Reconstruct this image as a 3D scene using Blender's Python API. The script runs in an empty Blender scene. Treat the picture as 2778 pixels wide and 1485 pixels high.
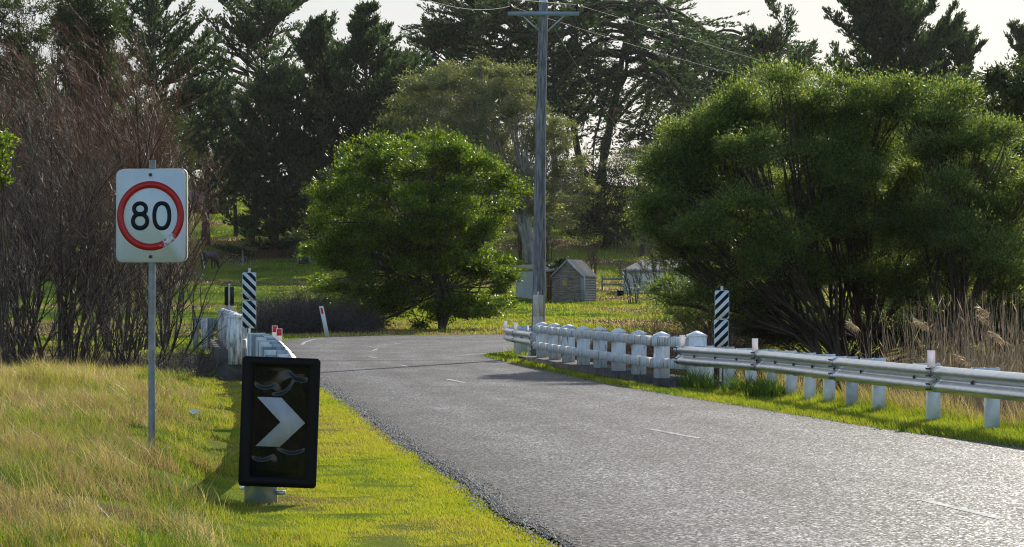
import bpy, math, random
import numpy as np
from mathutils import Vector
R = math.radians
PI = math.pi

# ------------------------------------------------------------------ camera, sky, sun, exposure
sc = bpy.context.scene
col = sc.collection
F = 7000.0            # focal length in photo pixels (2778 wide)
CX, HY = 1389.0, 793.0
CAMZ = 1.6
cd = bpy.data.cameras.new('camera')
cam = bpy.data.objects.new('camera', cd); col.objects.link(cam)
cam.location = (0, 0, CAMZ); cam.rotation_euler = (R(90), 0, 0)
cd.sensor_width = 36; cd.lens = 36 * F / 2778
cd.shift_y = (HY - 742.5) / 2778
cd.clip_start = 0.5; cd.clip_end = 3000
sc.camera = cam

SUN_AZ, SUN_EL = 22.0, 27.0
w = bpy.data.worlds.new('World'); sc.world = w; w.use_nodes = True
nt = w.node_tree; N = nt.nodes; Lk = nt.links
bg = N['Background']; bg.inputs[1].default_value = 0.15
sky = N.new('ShaderNodeTexSky'); sky.sky_type = 'NISHITA'; sky.sun_disc = False
sky.sun_elevation = R(SUN_EL); sky.sun_rotation = R(SUN_AZ)
sky.dust_density = 1.6
tc = N.new('ShaderNodeTexCoord'); sep = N.new('ShaderNodeSeparateXYZ')
Lk.new(tc.outputs['Generated'], sep.inputs[0])
ramp = N.new('ShaderNodeMapRange'); ramp.inputs[1].default_value = 0.1; ramp.inputs[2].default_value = 0.85
ramp.inputs[3].default_value = 0.0; ramp.inputs[4].default_value = 0.9; ramp.interpolation_type = 'SMOOTHSTEP'
Lk.new(sep.outputs[1], ramp.inputs[0])
cn = N.new('ShaderNodeTexNoise'); cn.inputs['Scale'].default_value = 2.2; cn.inputs['Detail'].default_value = 4
Lk.new(tc.outputs['Generated'], cn.inputs['Vector'])
cr = N.new('ShaderNodeValToRGB')
cr.color_ramp.elements[0].position = 0.3; cr.color_ramp.elements[0].color = (2.9, 3.0, 3.15, 1)
cr.color_ramp.elements[1].position = 0.7; cr.color_ramp.elements[1].color = (3.6, 3.66, 3.72, 1)
Lk.new(cn.outputs[0], cr.inputs[0])
mx = N.new('ShaderNodeMix'); mx.data_type = 'RGBA'
Lk.new(ramp.outputs[0], mx.inputs[0]); Lk.new(sky.outputs[0], mx.inputs[6]); Lk.new(cr.outputs[0], mx.inputs[7])
Lk.new(mx.outputs[2], bg.inputs[0])

sd = bpy.data.lights.new('sun', 'SUN'); sd.energy = 3.9; sd.angle = R(0.55); sd.color = (1.0, 0.93, 0.81)
so = bpy.data.objects.new('sun', sd); col.objects.link(so)
sdir = Vector((math.sin(R(SUN_AZ)) * math.cos(R(SUN_EL)), math.cos(R(SUN_AZ)) * math.cos(R(SUN_EL)), math.sin(R(SUN_EL))))
so.rotation_euler = sdir.to_track_quat('Z', 'Y').to_euler()
so.location = (20, 40, 60)
sc.view_settings.view_transform = 'Standard'; sc.view_settings.look = 'None'
sc.view_settings.gamma = 1; sc.view_settings.exposure = 0.5
sc.view_settings.use_curve_mapping = False
sc.render.engine = 'CYCLES'
sc.cycles.use_denoising = True; sc.cycles.denoiser = 'OPENIMAGEDENOISE'; sc.cycles.denoising_prefilter = 'NONE'; sc.cycles.denoising_input_passes = 'RGB_ALBEDO_NORMAL'
sc.cycles.filter_width = 1.15
sc.cycles.max_bounces = 6; sc.cycles.diffuse_bounces = 2; sc.cycles.glossy_bounces = 2
sc.cycles.transmission_bounces = 3; sc.cycles.transparent_max_bounces = 4; sc.cycles.volume_bounces = 0
sc.cycles.sample_clamp_indirect = 3; sc.cycles.sample_clamp_direct = 4

rng = np.random.default_rng(7)
random.seed(5)

# ------------------------------------------------------------------ helpers: coordinates
def sy(Y): return F / Y
def wx(px, Y): return (px - CX) * Y / F
def wz(py, Y): return CAMZ - (py - HY) * Y / F

def lattice(x, y, seed):
    xi = np.floor(x).astype(np.int64); yi = np.floor(y).astype(np.int64)
    xf = x - xi; yf = y - yi
    xf = xf * xf * (3 - 2 * xf); yf = yf * yf * (3 - 2 * yf)
    def h(a, b):
        n = (a * 374761393 + b * 668265263 + seed * 974711) & 0x7fffffff
        n = ((n ^ (n >> 13)) * 1274126177) & 0x7fffffff
        return ((n ^ (n >> 16)) & 0xffff) / 65535.0
    return (h(xi, yi) * (1 - xf) + h(xi + 1, yi) * xf) * (1 - yf) + (h(xi, yi + 1) * (1 - xf) + h(xi + 1, yi + 1) * xf) * yf
def noise(x, y, s, seed=1, oct=3):
    x = np.asarray(x, float); y = np.asarray(y, float)
    v = 0; a = 1; t = 0
    for o in range(oct):
        v = v + a * lattice(x * s * 2 ** o + 31.7 * o, y * s * 2 ** o + 11.3 * o, seed + o); t += a; a *= .5
    return v / t
def sstep(a, b, x):
    t = np.clip((x - a) / (b - a), 0, 1); return t * t * (3 - 2 * t)

# ------------------------------------------------------------------ road outline (Y-ordered pairs left / right)
PAIRS = [((3.3, -4), (10.6, -4)), ((2.7, 0), (10.1, 0)), ((2.1, 4), (9.6, 4)), ((1.5, 8), (9.1, 8)), ((.98, 12), (8.6, 12)), ((.38, 16.2), (8.0, 16.2)), ((0, 18.7), (7.3, 18.7)), ((-.36, 21.7), (6.45, 21.7)), ((-.77, 25), (5.6, 25)),
         ((-1.43, 30), (4.3, 30)), ((-2.02, 35.2), (3.35, 35.2)), ((-2.62, 40), (2.45, 40)), ((-3.3, 45.2), (1.55, 45.2)),
         ((-4.0, 50.7), (.88, 50.7)), ((-4.8, 57.7), (.0, 57.7)), ((-5.7, 65), (-.72, 64.5)), ((-6.7, 73), (-.2, 69.6)), ((-7.3, 82), (.8, 73.8)),
         ((-7.2, 89), (2, 77)), ((-5.6, 93.6), (3.5, 79.5)), ((-2.6, 96.2), (6, 81)), ((2, 97), (10, 82.5)), ((10, 96), (16, 83)),
         ((25, 92), (28, 80)), ((60, 82), (60, 70))]
def catmull(P, n):
    P = np.asarray(P, float); out = []
    Q = np.vstack([2 * P[0] - P[1], P, 2 * P[-1] - P[-2]])
    for i in range(1, len(Q) - 2):
        p0, p1, p2, p3 = Q[i - 1:i + 3]
        for t in np.linspace(0, 1, n, endpoint=False):
            out.append(.5 * ((2 * p1) + (-p0 + p2) * t + (2 * p0 - 5 * p1 + 4 * p2 - p3) * t * t + (-p0 + 3 * p1 - 3 * p2 + p3) * t ** 3))
    out.append(Q[-2]); return np.array(out)
LE = catmull([p[0] for p in PAIRS], 40); RE = catmull([p[1] for p in PAIRS], 40)
def edgeL(Y): return np.interp(Y, LE[:384, 1], LE[:384, 0]) if False else np.interp(Y, [p[0][1] for p in PAIRS[:18]], [p[0][0] for p in PAIRS[:18]])
def edgeR(Y): return np.interp(Y, [p[1][1] for p in PAIRS[:16]], [p[1][0] for p in PAIRS[:16]])
POLY = np.vstack([LE, RE[::-1]])
def inside(x, y, poly=POLY):
    x = np.asarray(x, float); y = np.asarray(y, float); c = np.zeros(x.shape, bool)
    j = len(poly) - 1
    for i in range(len(poly)):
        xi, yi = poly[i]; xj, yj = poly[j]
        if yi != yj:
            m = ((yi > y) != (yj > y)) & (x < (xj - xi) * (y - yi) / (yj - yi) + xi)
            c ^= m
        j = i
    return c

def ground_z(x, y):
    x = np.asarray(x, float); y = np.asarray(y, float)
    z = np.interp(y, [-20, 97, 110, 140, 165, 178, 218, 250, 300, 400, 700, 1500], [0, 0, .1, .6, 1.07, 1.5, 3.1, 6.5, 11.5, 18, 20, 20])
    z = z + sstep(110, 200, y) * (noise(x, y, .05, 3) - .5) * 1.0
    # left verge swells up a little, right side drops away behind the rail
    l = edgeL(y); r = edgeR(y); near = 1 - sstep(60, 75, y)
    z = z + near * sstep(1.9, 3.0, l - x) * (.24 - .16 * sstep(26, 44, y) + .14 * (noise(x, y, .35, 9) - .4)) + near * sstep(2.2, 3.5, l - x) * (noise(x, y, 1.1, 19) - .5) * .12
    z = z - near * sstep(1.1, 3.2, x - r) * .75
    z = z - near * sstep(4.5, 9, l - x) * .25
    # creek crossed by the bridge
    ch = np.exp(-((y - 52.5) / 4.2) ** 2) * 1.5
    side = np.maximum(sstep(.0, 2.0, (x - (4.0 - (y - 44) * .135))), sstep(.0, 2.0, (-5.3 - (y - 47) * .13) - x))
    z = z - ch * side
    # bank beyond the left paddock road edge
    return z
def gz(x, y): return float(ground_z(np.array([x]), np.array([y]))[0])

# ------------------------------------------------------------------ helpers: meshes and objects
def tag(o, label=None, cat=None, group=None, kind=None):
    if label: o['label'] = label
    if cat: o['category'] = cat
    if group: o['group'] = group
    if kind: o['kind'] = kind
    return o
def thing(name, label, cat, loc=(0, 0, 0), rz=0, group=None):
    o = bpy.data.objects.new(name, None); col.objects.link(o)
    o.empty_display_size = .3
    o.location = loc; o.rotation_euler = (0, 0, rz)
    return tag(o, label, cat, group)
def link(name, me, mats, parent=None, loc=None):
    for m in (mats if isinstance(mats, (list, tuple)) else [mats]): me.materials.append(m)
    o = bpy.data.objects.new(name, me); col.objects.link(o)
    if parent: o.parent = parent
    if loc: o.location = loc
    return o
def raw_mesh(name, V, loops, counts, smooth=False, tint=None, mi=None):
    me = bpy.data.meshes.new(name)
    V = np.ascontiguousarray(V, np.float32); loops = np.ascontiguousarray(loops, np.int32); counts = np.asarray(counts, np.int32)
    me.vertices.add(len(V)); me.vertices.foreach_set('co', V.ravel())
    me.loops.add(len(loops)); me.loops.foreach_set('vertex_index', loops)
    me.polygons.add(len(counts))
    st = np.zeros(len(counts), np.int32); st[1:] = np.cumsum(counts)[:-1]
    me.polygons.foreach_set('loop_start', st); me.polygons.foreach_set('loop_total', counts)
    if smooth: me.polygons.foreach_set('use_smooth', np.ones(len(counts), bool))
    if mi is not None: me.polygons.foreach_set('material_index', np.asarray(mi, np.int32))
    if tint is not None:
        a = me.attributes.new('tint', 'FLOAT', 'POINT'); a.data.foreach_set('value', np.ascontiguousarray(tint, np.float32))
    me.update(calc_edges=True)
    return me
class MB:
    def __init__(s): s.V = []; s.L = []; s.C = []; s.M = []; s.n = 0; s.T = []
    def add(s, V, Fc, mi=0, tint=0.0):
        V = np.asarray(V, float); s.V.append(V)
        if isinstance(Fc, np.ndarray):
            s.L.append((Fc + s.n).ravel()); s.C.append(np.full(len(Fc), Fc.shape[1]))
            s.M.append(np.full(len(Fc), mi))
        else:
            for f in Fc:
                s.L.append(np.array(f) + s.n); s.C.append(np.array([len(f)])); s.M.append(np.array([mi]))
        s.T.append(np.full(len(V), tint) if np.isscalar(tint) else tint)
        s.n += len(V); return s
    def box(s, c, d, rz=0, mi=0, ry=0, rx=0):
        h = np.array(d) / 2; v = np.array([[x, y, z] for z in (-1, 1) for y in (-1, 1) for x in (-1, 1)]) * h
        if rx: v = v @ np.array([[1, 0, 0], [0, math.cos(rx), -math.sin(rx)], [0, math.sin(rx), math.cos(rx)]]).T
        if ry: v = v @ np.array([[math.cos(ry), 0, math.sin(ry)], [0, 1, 0], [-math.sin(ry), 0, math.cos(ry)]]).T
        if rz: v = v @ np.array([[math.cos(rz), -math.sin(rz), 0], [math.sin(rz), math.cos(rz), 0], [0, 0, 1]]).T
        return s.add(v + np.array(c), [(0, 2, 3, 1), (4, 5, 7, 6), (0, 1, 5, 4), (2, 6, 7, 3), (0, 4, 6, 2), (1, 3, 7, 5)], mi)
    def bar(s, p, q, wd, ht, mi=0):
        p = Vector(p); q = Vector(q); d = (q - p); a = d.normalized()
        up = Vector((0, 0, 1)) if abs(a.z) < .95 else Vector((0, 1, 0))
        sd_ = a.cross(up).normalized(); u = sd_.cross(a)
        v = []
        for b in (p, q):
            for k, l in ((-1, -1), (1, -1), (1, 1), (-1, 1)): v.append(b + sd_ * k * wd / 2 + u * l * ht / 2)
        return s.add([list(x) for x in v], [(0, 1, 2, 3), (7, 6, 5, 4), (0, 4, 5, 1), (1, 5, 6, 2), (2, 6, 7, 3), (3, 7, 4, 0)], mi)
    def tube(s, P, r, m=8, mi=0, cap=True):
        P = np.asarray(P, float); k = len(P); r = np.broadcast_to(np.asarray(r, float), (k,))
        V, Q = tubes(P[None], r[None], m)
        s.add(V, Q, mi)
        if cap:
            s.add(V[:m], [tuple(range(m))[::-1]], mi); s.add(V[-m:], [tuple(range(m))], mi)
        return s
    def prism(s, pts, y0, y1, mi=0):
        """polygon in X-Z, extruded along Y"""
        n = len(pts); V = [[p[0], y0, p[1]] for p in pts] + [[p[0], y1, p[1]] for p in pts]
        Fc = [tuple(range(n)), tuple(range(2 * n - 1, n - 1, -1))] + [(i, i + n, (i + 1) % n + n, (i + 1) % n) for i in range(n)]
        return s.add(V, Fc, mi)
    def ring(s, outer, inner, y0, y1, mi=0):
        """closed strip between two outlines of the same count, X-Z plane"""
        n = len(outer); o = np.asarray(outer); i_ = np.asarray(inner)
        V = []
        for arr, y in ((o, y0), (i_, y0), (o, y1), (i_, y1)): V += [[a[0], y, a[1]] for a in arr]
        Fc = []
        for k in range(n):
            j = (k + 1) % n
            Fc += [(k, j, n + j, n + k), (2 * n + k, 3 * n + k, 3 * n + j, 2 * n + j), (k, 2 * n + k, 2 * n + j, j), (n + k, n + j, 3 * n + j, 3 * n + k)]
        return s.add(V, Fc, mi)
    def mesh(s, name, off=(0, 0, 0), smooth=False):
        V = np.vstack(s.V) - np.array(off)
        return raw_mesh(name, V, np.concatenate(s.L), np.concatenate(s.C), smooth, np.concatenate(s.T), np.concatenate(s.M))
    def build(s, name, mats, parent=None, world=True, smooth=False):
        off = (0, 0, 0)
        if parent is not None and world:
            off = tuple(parent.location)
            if parent.parent: off = tuple(np.array(off) + np.array(parent.parent.location))
        return link(name, s.mesh(name, off, smooth), mats, parent)

def tubes(P, Rr, m=5):
    """P (n,k,3) polylines, Rr (n,k) radii -> vertices, quads"""
    n, k, _ = P.shape
    T = np.empty_like(P); T[:, 1:-1] = P[:, 2:] - P[:, :-2]; T[:, 0] = P[:, 1] - P[:, 0]; T[:, -1] = P[:, -1] - P[:, -2]
    T /= np.linalg.norm(T, axis=2, keepdims=True) + 1e-9
    ref = np.where(np.abs(T[:, :1, 2:3]) < .9, np.array([0, 0, 1.]), np.array([1., 0, 0]))
    A = np.cross(T, np.broadcast_to(ref, T.shape)); A /= np.linalg.norm(A, axis=2, keepdims=True) + 1e-9
    B = np.cross(T, A)
    th = np.arange(m) * 2 * PI / m
    V = P[:, :, None] + Rr[:, :, None, None] * (A[:, :, None] * np.cos(th)[None, None, :, None] + B[:, :, None] * np.sin(th)[None, None, :, None])
    idx = np.arange(n * k * m).reshape(n, k, m)
    a = idx[:, :-1, :]; b = idx[:, 1:, :]
    Q = np.stack([a, np.roll(a, -1, 2), np.roll(b, -1, 2), b], -1).reshape(-1, 4)
    return V.reshape(-1, 3), Q

def unit(v): return v / (np.linalg.norm(v, axis=-1, keepdims=True) + 1e-9)
def rvec(n, g): return unit(g.normal(size=(n, 3)))
def spawn(P, Rr, cnt, t0, t1, ang, lr, g, k=5, up=0.0, curve=.25, wind=(0, 0, 0), rr=.55, tp=.8, minr=.004):
    """children of polylines P: cnt each"""
    n, K, _ = P.shape
    par = np.repeat(np.arange(n), cnt); t = g.uniform(t0, t1, len(par)) ** tp
    f = t * (K - 1); i = np.minimum(f.astype(int), K - 2); u = (f - i)[:, None]
    pos = P[par, i] * (1 - u) + P[par, i + 1] * u
    tan = unit(P[par, i + 1] - P[par, i])
    L = np.linalg.norm(np.diff(P, axis=1), axis=2).sum(1)[par]
    a = R(ang) * g.uniform(.6, 1.3, len(par))[:, None]
    side = unit(np.cross(tan, rvec(len(par), g)))
    d = unit(tan * np.cos(a) + side * np.sin(a) + np.array([0, 0, up]))
    ln = L * lr * g.uniform(.55, 1.2, len(par)) * (1.15 - .6 * t)
    r0 = np.maximum((Rr[par, i] * (1 - u[:, 0]) + Rr[par, i + 1] * u[:, 0]) * rr, minr)
    return poly(pos, d, ln, r0, g, k, curve, up * .5, wind)
def poly(pos, d, ln, r0, g, k=5, curve=.25, up=0.0, wind=(0, 0, 0), taper=.25):
    n = len(pos); P = np.empty((n, k + 1, 3)); P[:, 0] = pos; d = d.copy()
    for j in range(k):
        P[:, j + 1] = P[:, j] + d * (ln / k)[:, None]
        d = unit(d + g.normal(size=(n, 3)) * curve * .5 + np.array([0, 0, up]) * .3 + np.array(wind))
    Rr = r0[:, None] * np.linspace(1, taper, k + 1)[None]
    return P, Rr

def leaf_cards(pos, dirs, ln, wd, g, flat=0.0):
    """diamond leaf quads starting at pos along dirs"""
    n = len(pos)
    nrm = rvec(n, g); nrm[:, 2] += flat; side = unit(np.cross(dirs, nrm))
    ln = np.broadcast_to(ln, (n,))[:, None]; wd = np.broadcast_to(wd, (n,))[:, None]
    V = np.stack([pos, pos + dirs * ln * .45 + side * wd * .5, pos + dirs * ln, pos + dirs * ln * .45 - side * wd * .5], 1)
    return V.reshape(-1, 3)
def quad_mesh(name, V, tint=None, smooth=False):
    n = len(V) // 4
    return raw_mesh(name, V, np.arange(n * 4), np.full(n, 4), smooth, None if tint is None else np.repeat(tint, 4))

# ------------------------------------------------------------------ materials
def new_mat(name):
    m = bpy.data.materials.new(name); m.use_nodes = True
    return m, m.node_tree.nodes, m.node_tree.links, m.node_tree.nodes['Principled BSDF']
def texnoise(N, L, scale, detail=4, rough=.6, vec=None, stretch=None):
    n = N.new('ShaderNodeTexNoise'); n.inputs['Scale'].default_value = scale; n.inputs['Detail'].default_value = detail
    n.inputs['Roughness'].default_value = rough
    if vec is None:
        t = N.new('ShaderNodeTexCoord'); vec = t.outputs['Object']
    if stretch:
        mp = N.new('ShaderNodeMapping'); mp.inputs['Scale'].default_value = stretch; L.new(vec, mp.inputs[0]); vec = mp.outputs[0]
    L.new(vec, n.inputs['Vector']); return n
def rampn(N, L, src, stops):
    r = N.new('ShaderNodeValToRGB'); e = r.color_ramp.elements
    while len(e) < len(stops): e.new(.5)
    for k, (p, c) in enumerate(stops): e[k].position = p; e[k].color = (*c, 1) if len(c) == 3 else c
    L.new(src, r.inputs[0]); return r
def simple(name, c1, c2=None, scale=6, rough=.7, metal=0, spec=.5, bump=0, stretch=None, lo=.35, hi=.65, bscale=None):
    m, N, L, b = new_mat(name)
    b.inputs['Roughness'].default_value = rough; b.inputs['Metallic'].default_value = metal
    b.inputs['Specular IOR Level'].default_value = spec
    if c2 is None: b.inputs['Base Color'].default_value = (*c1, 1)
    else:
        n = texnoise(N, L, scale, stretch=stretch); r = rampn(N, L, n.outputs[0], [(lo, c1), (hi, c2)])
        L.new(r.outputs[0], b.inputs['Base Color'])
    if bump:
        n2 = texnoise(N, L, bscale or scale * 4, stretch=stretch); bp = N.new('ShaderNodeBump'); bp.inputs['Strength'].default_value = bump
        bp.inputs['Distance'].default_value = .01
        L.new(n2.outputs[0], bp.inputs['Height']); L.new(bp.outputs[0], b.inputs['Normal'])
    return m
def leafy(name, stops, trans=.45, rough=.4, spec=.5, tcol=1.6, attr=True, yellow=(1.25, 1.15, .5)):
    """leaf material: reflecting plus light passing through"""
    m, N, L, b = new_mat(name)
    b.inputs['Roughness'].default_value = rough; b.inputs['Specular IOR Level'].default_value = spec
    if attr:
        a = N.new('ShaderNodeAttribute'); a.attribute_name = 'tint'; src = a.outputs['Fac']
    else:
        a = N.new('ShaderNodeNewGeometry'); src = a.outputs['Random Per Island']
    r = rampn(N, L, src, stops); L.new(r.outputs[0], b.inputs['Base Color'])
    t = N.new('ShaderNodeBsdfTranslucent')
    mu = N.new('ShaderNodeMix'); mu.data_type = 'RGBA'; mu.blend_type = 'MULTIPLY'; mu.inputs[0].default_value = 1
    L.new(r.outputs[0], mu.inputs[6]); mu.inputs[7].default_value = (tcol * yellow[0], tcol * yellow[1], tcol * yellow[2], 1)
    L.new(mu.outputs[2], t.inputs[0])
    ms = N.new('ShaderNodeMixShader'); ms.inputs[0].default_value = trans
    L.new(b.outputs[0], ms.inputs[1]); L.new(t.outputs[0], ms.inputs[2])
    L.new(ms.outputs[0], N['Material Output'].inputs[0])
    return m

M = {}
M['galv'] = simple('galvanised', (.42, .46, .48), (.62, .66, .68), 9, .38, .75, .5, .15, lo=.3, hi=.7)
M['galv_dull'] = simple('galvanised_dull', (.38, .43, .45), (.62, .67, .68), 7, .55, .25, .5, .1, lo=.3, hi=.7)
M['pole_steel'] = simple('weathered_steel', (.16, .18, .19), (.30, .33, .35), 9, .5, .4, .5, .15, lo=.3, hi=.7)
M['galv_teal'] = simple('galvanised_teal', (.17, .27, .29), (.36, .46, .48), 7, .55, .25, .5, .1, lo=.3, hi=.7)
M['galv_pale'] = simple('galvanised_pale', (.62, .67, .67), (.82, .86, .86), 7, .55, .2, .5, .1, lo=.3, hi=.7)
M['rail'] = simple('rail_steel', (.50, .53, .56), (.66, .69, .72), 5, .33, .85, .5, .08, stretch=(1, 1, 4), lo=.3, hi=.7)
M['seam'] = simple('seam_dark', (.03, .03, .035), None, rough=.6)
M['white_plate'] = leafy('reflector_plate', [(0, (.88, .85, .86)), (1, (.88, .85, .86))], .45, .5, .4, 1.0, attr=False, yellow=(1, .98, 1.0))
M['red_plate'] = simple('red_reflector', (.75, .02, .02), None, rough=.35)
M['black_film'] = simple('black_film', (.008, .010, .012), None, rough=.3, spec=.5)
M['sign_white'] = simple('sign_white', (.56, .63, .66), (.66, .72, .74), 5, .45, 0, .5, lo=.3, hi=.7)
M['sign_back'] = simple('sign_back', (.62, .56, .46), (.74, .68, .58), 8, .55, .1)
M['black_paint'] = simple('black_paint', (.005, .009, .016), None, rough=.5, spec=.2)
M['wood_grey'] = simple('wood_grey', (.16, .15, .14), (.34, .31, .28), 5, .85, 0, .3, .5, stretch=(1, 1, 8))
M['pole_wood'] = simple('pole_wood', (.10, .10, .10), (.30, .31, .31), 7, .85, 0, .3, .7, stretch=(3, 3, .35))
M['bolt'] = simple('bolt_rust', (.05, .03, .025), None, rough=.7)
M['bark'] = simple('bark', (.035, .028, .022), (.10, .085, .07), 8, .9, 0, .3, .6, stretch=(1, 1, .4))
M['bark_dark'] = simple('bark_dark', (.032, .025, .019), (.085, .066, .05), 3, .9, 0, .3, .5, stretch=(1, 1, .4))
M['bark_pale'] = simple('bark_pale', (.22, .20, .17), (.42, .39, .34), 3, .8, 0, .3, .3, stretch=(1, 1, .4))
M['tin'] = simple('corrugated_tin', (.38, .42, .44), (.56, .60, .62), 1.5, .5, .3, .5, 0, lo=.3, hi=.7)
M['tin_rust'] = simple('rusty_roof', (.42, .42, .42), (.16, .08, .045), 1.3, .6, .2, .5, 0, lo=.45, hi=.6)
M['red_door'] = simple('red_boards', (.09, .02, .015), (.05, .02, .018), 3, .8)
M['creek'] = None

# painted concrete, grimy
def painted(name, dirt=.5):
    m, N, L, b = new_mat(name)
    b.inputs['Roughness'].default_value = .6
    n1 = texnoise(N, L, 20, 5, .7, stretch=(1, 1, .14)); n2 = texnoise(N, L, 30, 4, .7)
    t = N.new('ShaderNodeTexCoord')
    r = rampn(N, L, n1.outputs[0], [(.26 + .06 * dirt, (.15, .14, .12)), (.29 + .11 * dirt, (.60, .63, .64)), (.64, (.88 - .1 * (dirt > 1.5) , .91 - .1 * (dirt > 1.5), .93 - .1 * (dirt > 1.5)))])
    r2 = rampn(N, L, n2.outputs[0], [(.20 + .06 * dirt, (.07, .065, .06)), (.25 + .065 * dirt, (1, 1, 1))])
    mu = N.new('ShaderNodeMix'); mu.data_type = 'RGBA'; mu.blend_type = 'MULTIPLY'; mu.inputs[0].default_value = 1
    L.new(r.outputs[0], mu.inputs[6]); L.new(r2.outputs[0], mu.inputs[7]); L.new(mu.outputs[2], b.inputs['Base Color'])
    bp = N.new('ShaderNodeBump'); bp.inputs['Strength'].default_value = .35; bp.inputs['Distance'].default_value = .008
    L.new(n2.outputs[0], bp.inputs['Height']); L.new(bp.outputs[0], b.inputs['Normal'])
    return m
M['painted'] = painted('painted_concrete', .5); M['painted_dirty'] = painted('painted_concrete_streaked', 1.65)
M['cap_dirty'] = painted('painted_cap_flaking', 1.35); M['flaking'] = painted('painted_flaking', 2.0)
M['concrete_dark'] = simple('old_concrete', (.035, .033, .03), (.11, .10, .09), 4, .9, 0, .3, .6)

# asphalt
def asphalt():
    m, N, L, b = new_mat('chip_seal')
    t = N.new('ShaderNodeTexCoord')
    v = N.new('ShaderNodeTexVoronoi'); v.inputs['Scale'].default_value = 62; L.new(t.outputs['Object'], v.inputs['Vector'])
    s = N.new('ShaderNodeSeparateColor'); L.new(v.outputs['Color'], s.inputs[0])
    r = rampn(N, L, s.outputs[0], [(0, (.010, .010, .012)), (.5, (.045, .046, .051)), (.8, (.11, .11, .12)), (1, (.34, .34, .36))])
    n = texnoise(N, L, .35, 5, .6); n2 = texnoise(N, L, 2.2, 5, .65, stretch=(1, .25, 1))
    rb = rampn(N, L, n.outputs[0], [(.3, (.62, .62, .63)), (.7, (1.3, 1.3, 1.29))])
    rb2 = rampn(N, L, n2.outputs[0], [(.3, (.68, .68, .68)), (.7, (1.3, 1.3, 1.3))])
    a = N.new('ShaderNodeAttribute'); a.attribute_name = 'tint'
    ra = rampn(N, L, a.outputs['Fac'], [(0, (.38, .37, .36)), (.05, (.75, .75, .75)), (.14, (1.0, 1.0, 1.0)), (.22, (1.28, 1.28, 1.27)), (.34, (.80, .80, .81)), (.43, (1.2, 1.2, 1.2)),
                                        (.5, (.86, .86, .87)), (.6, (1.28, 1.28, 1.27)), (.72, (.82, .82, .83)), (.82, (1.25, 1.25, 1.24)), (.94, (.85, .85, .85)), (1, (.4, .4, .38))])
    last = r.outputs[0]
    for x in (rb, rb2, ra):
        mu = N.new('ShaderNodeMix'); mu.data_type = 'RGBA'; mu.blend_type = 'MULTIPLY'; mu.inputs[0].default_value = 1
        L.new(last, mu.inputs[6]); L.new(x.outputs[0], mu.inputs[7]); last = mu.outputs[2]
    L.new(last, b.inputs['Base Color'])
    rr = N.new('ShaderNodeMapRange'); rr.inputs[3].default_value = .42; rr.inputs[4].default_value = .95; L.new(s.outputs[1], rr.inputs[0]); L.new(rr.outputs[0], b.inputs['Roughness'])
    b.inputs['Specular IOR Level'].default_value = .17
    # every chip faces its own way
    geo = N.new('ShaderNodeNewGeometry'); vs = N.new('ShaderNodeVectorMath'); vs.operation = 'SUBTRACT'; vs.inputs[1].default_value = (.5, .5, .5); L.new(v.outputs['Color'], vs.inputs[0])
    vm = N.new('ShaderNodeVectorMath'); vm.operation = 'MULTIPLY_ADD'; vm.inputs[1].default_value = (.40, .40, .15); L.new(vs.outputs[0], vm.inputs[0]); L.new(geo.outputs['Normal'], vm.inputs[2])
    vn = N.new('ShaderNodeVectorMath'); vn.operation = 'NORMALIZE'; L.new(vm.outputs[0], vn.inputs[0]); L.new(vn.outputs[0], b.inputs['Normal'])
    return m
M['asphalt'] = asphalt()
M['gravel'] = simple('gravel_dark', (.015, .014, .012), (.16, .15, .13), 60, .9, 0, .1, 1, lo=.4, hi=.7)
M['line'] = simple('worn_line', (.07, .07, .075), (.52, .52, .51), 16, .7, 0, .2, .5, lo=.36, hi=.60)

GR = [(0, (.03, .065, .016)), (.25, (.075, .13, .02)), (.45, (.225, .265, .027)), (.58, (.29, .285, .042)), (.72, (.195, .16, .095)), (.86, (.165, .125, .09)), (1, (.38, .33, .25))]
M['grass'] = leafy('grass_blades', GR, .5, .42, .4, 1.5, yellow=(1.2, 1.15, .55))
M['reed'] = leafy('reed_stalks', [(0, (.22, .15, .09)), (.5, (.46, .36, .24)), (1, (.66, .56, .40))], .3, .5, .4, 1.1, yellow=(1.1, 1, .8))
def groundmat():
    m, N, L, b = new_mat('pasture_ground')
    a = N.new('ShaderNodeAttribute'); a.attribute_name = 'tint'
    n = texnoise(N, L, 1.6, 6, .7); n3 = texnoise(N, L, 25, 3, .7)
    ad = N.new('ShaderNodeMath'); ad.operation = 'MULTIPLY_ADD'; ad.inputs[1].default_value = .35; L.new(n.outputs[0], ad.inputs[0]); 
    sb = N.new('ShaderNodeMath'); sb.operation = 'SUBTRACT'; sb.inputs[1].default_value = .17; L.new(a.outputs['Fac'], sb.inputs[0]); L.new(sb.outputs[0], ad.inputs[2])
    r = rampn(N, L, ad.outputs[0], [(0, (.035, .065, .018)), (.3, (.07, .12, .022)), (.5, (.17, .22, .03)), (.7, (.16, .15, .06)), (.85, (.13, .10, .06)), (1, (.10, .075, .05))])
    L.new(r.outputs[0], b.inputs['Base Color']); b.inputs['Roughness'].default_value = 1; b.inputs['Specular IOR Level'].default_value = 0
    bp = N.new('ShaderNodeBump'); bp.inputs['Strength'].default_value = .8; bp.inputs['Distance'].default_value = .06
    L.new(n3.outputs[0], bp.inputs['Height']); L.new(bp.outputs[0], b.inputs['Normal'])
    return m
M['ground'] = groundmat()
M['cypress'] = leafy('cypress_foliage', [(0, (.016, .034, .020)), (.5, (.034, .062, .030)), (1, (.075, .105, .04))], .4, .6, .25, 2.0, attr=False, yellow=(1.1, 1.1, .7))
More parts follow.
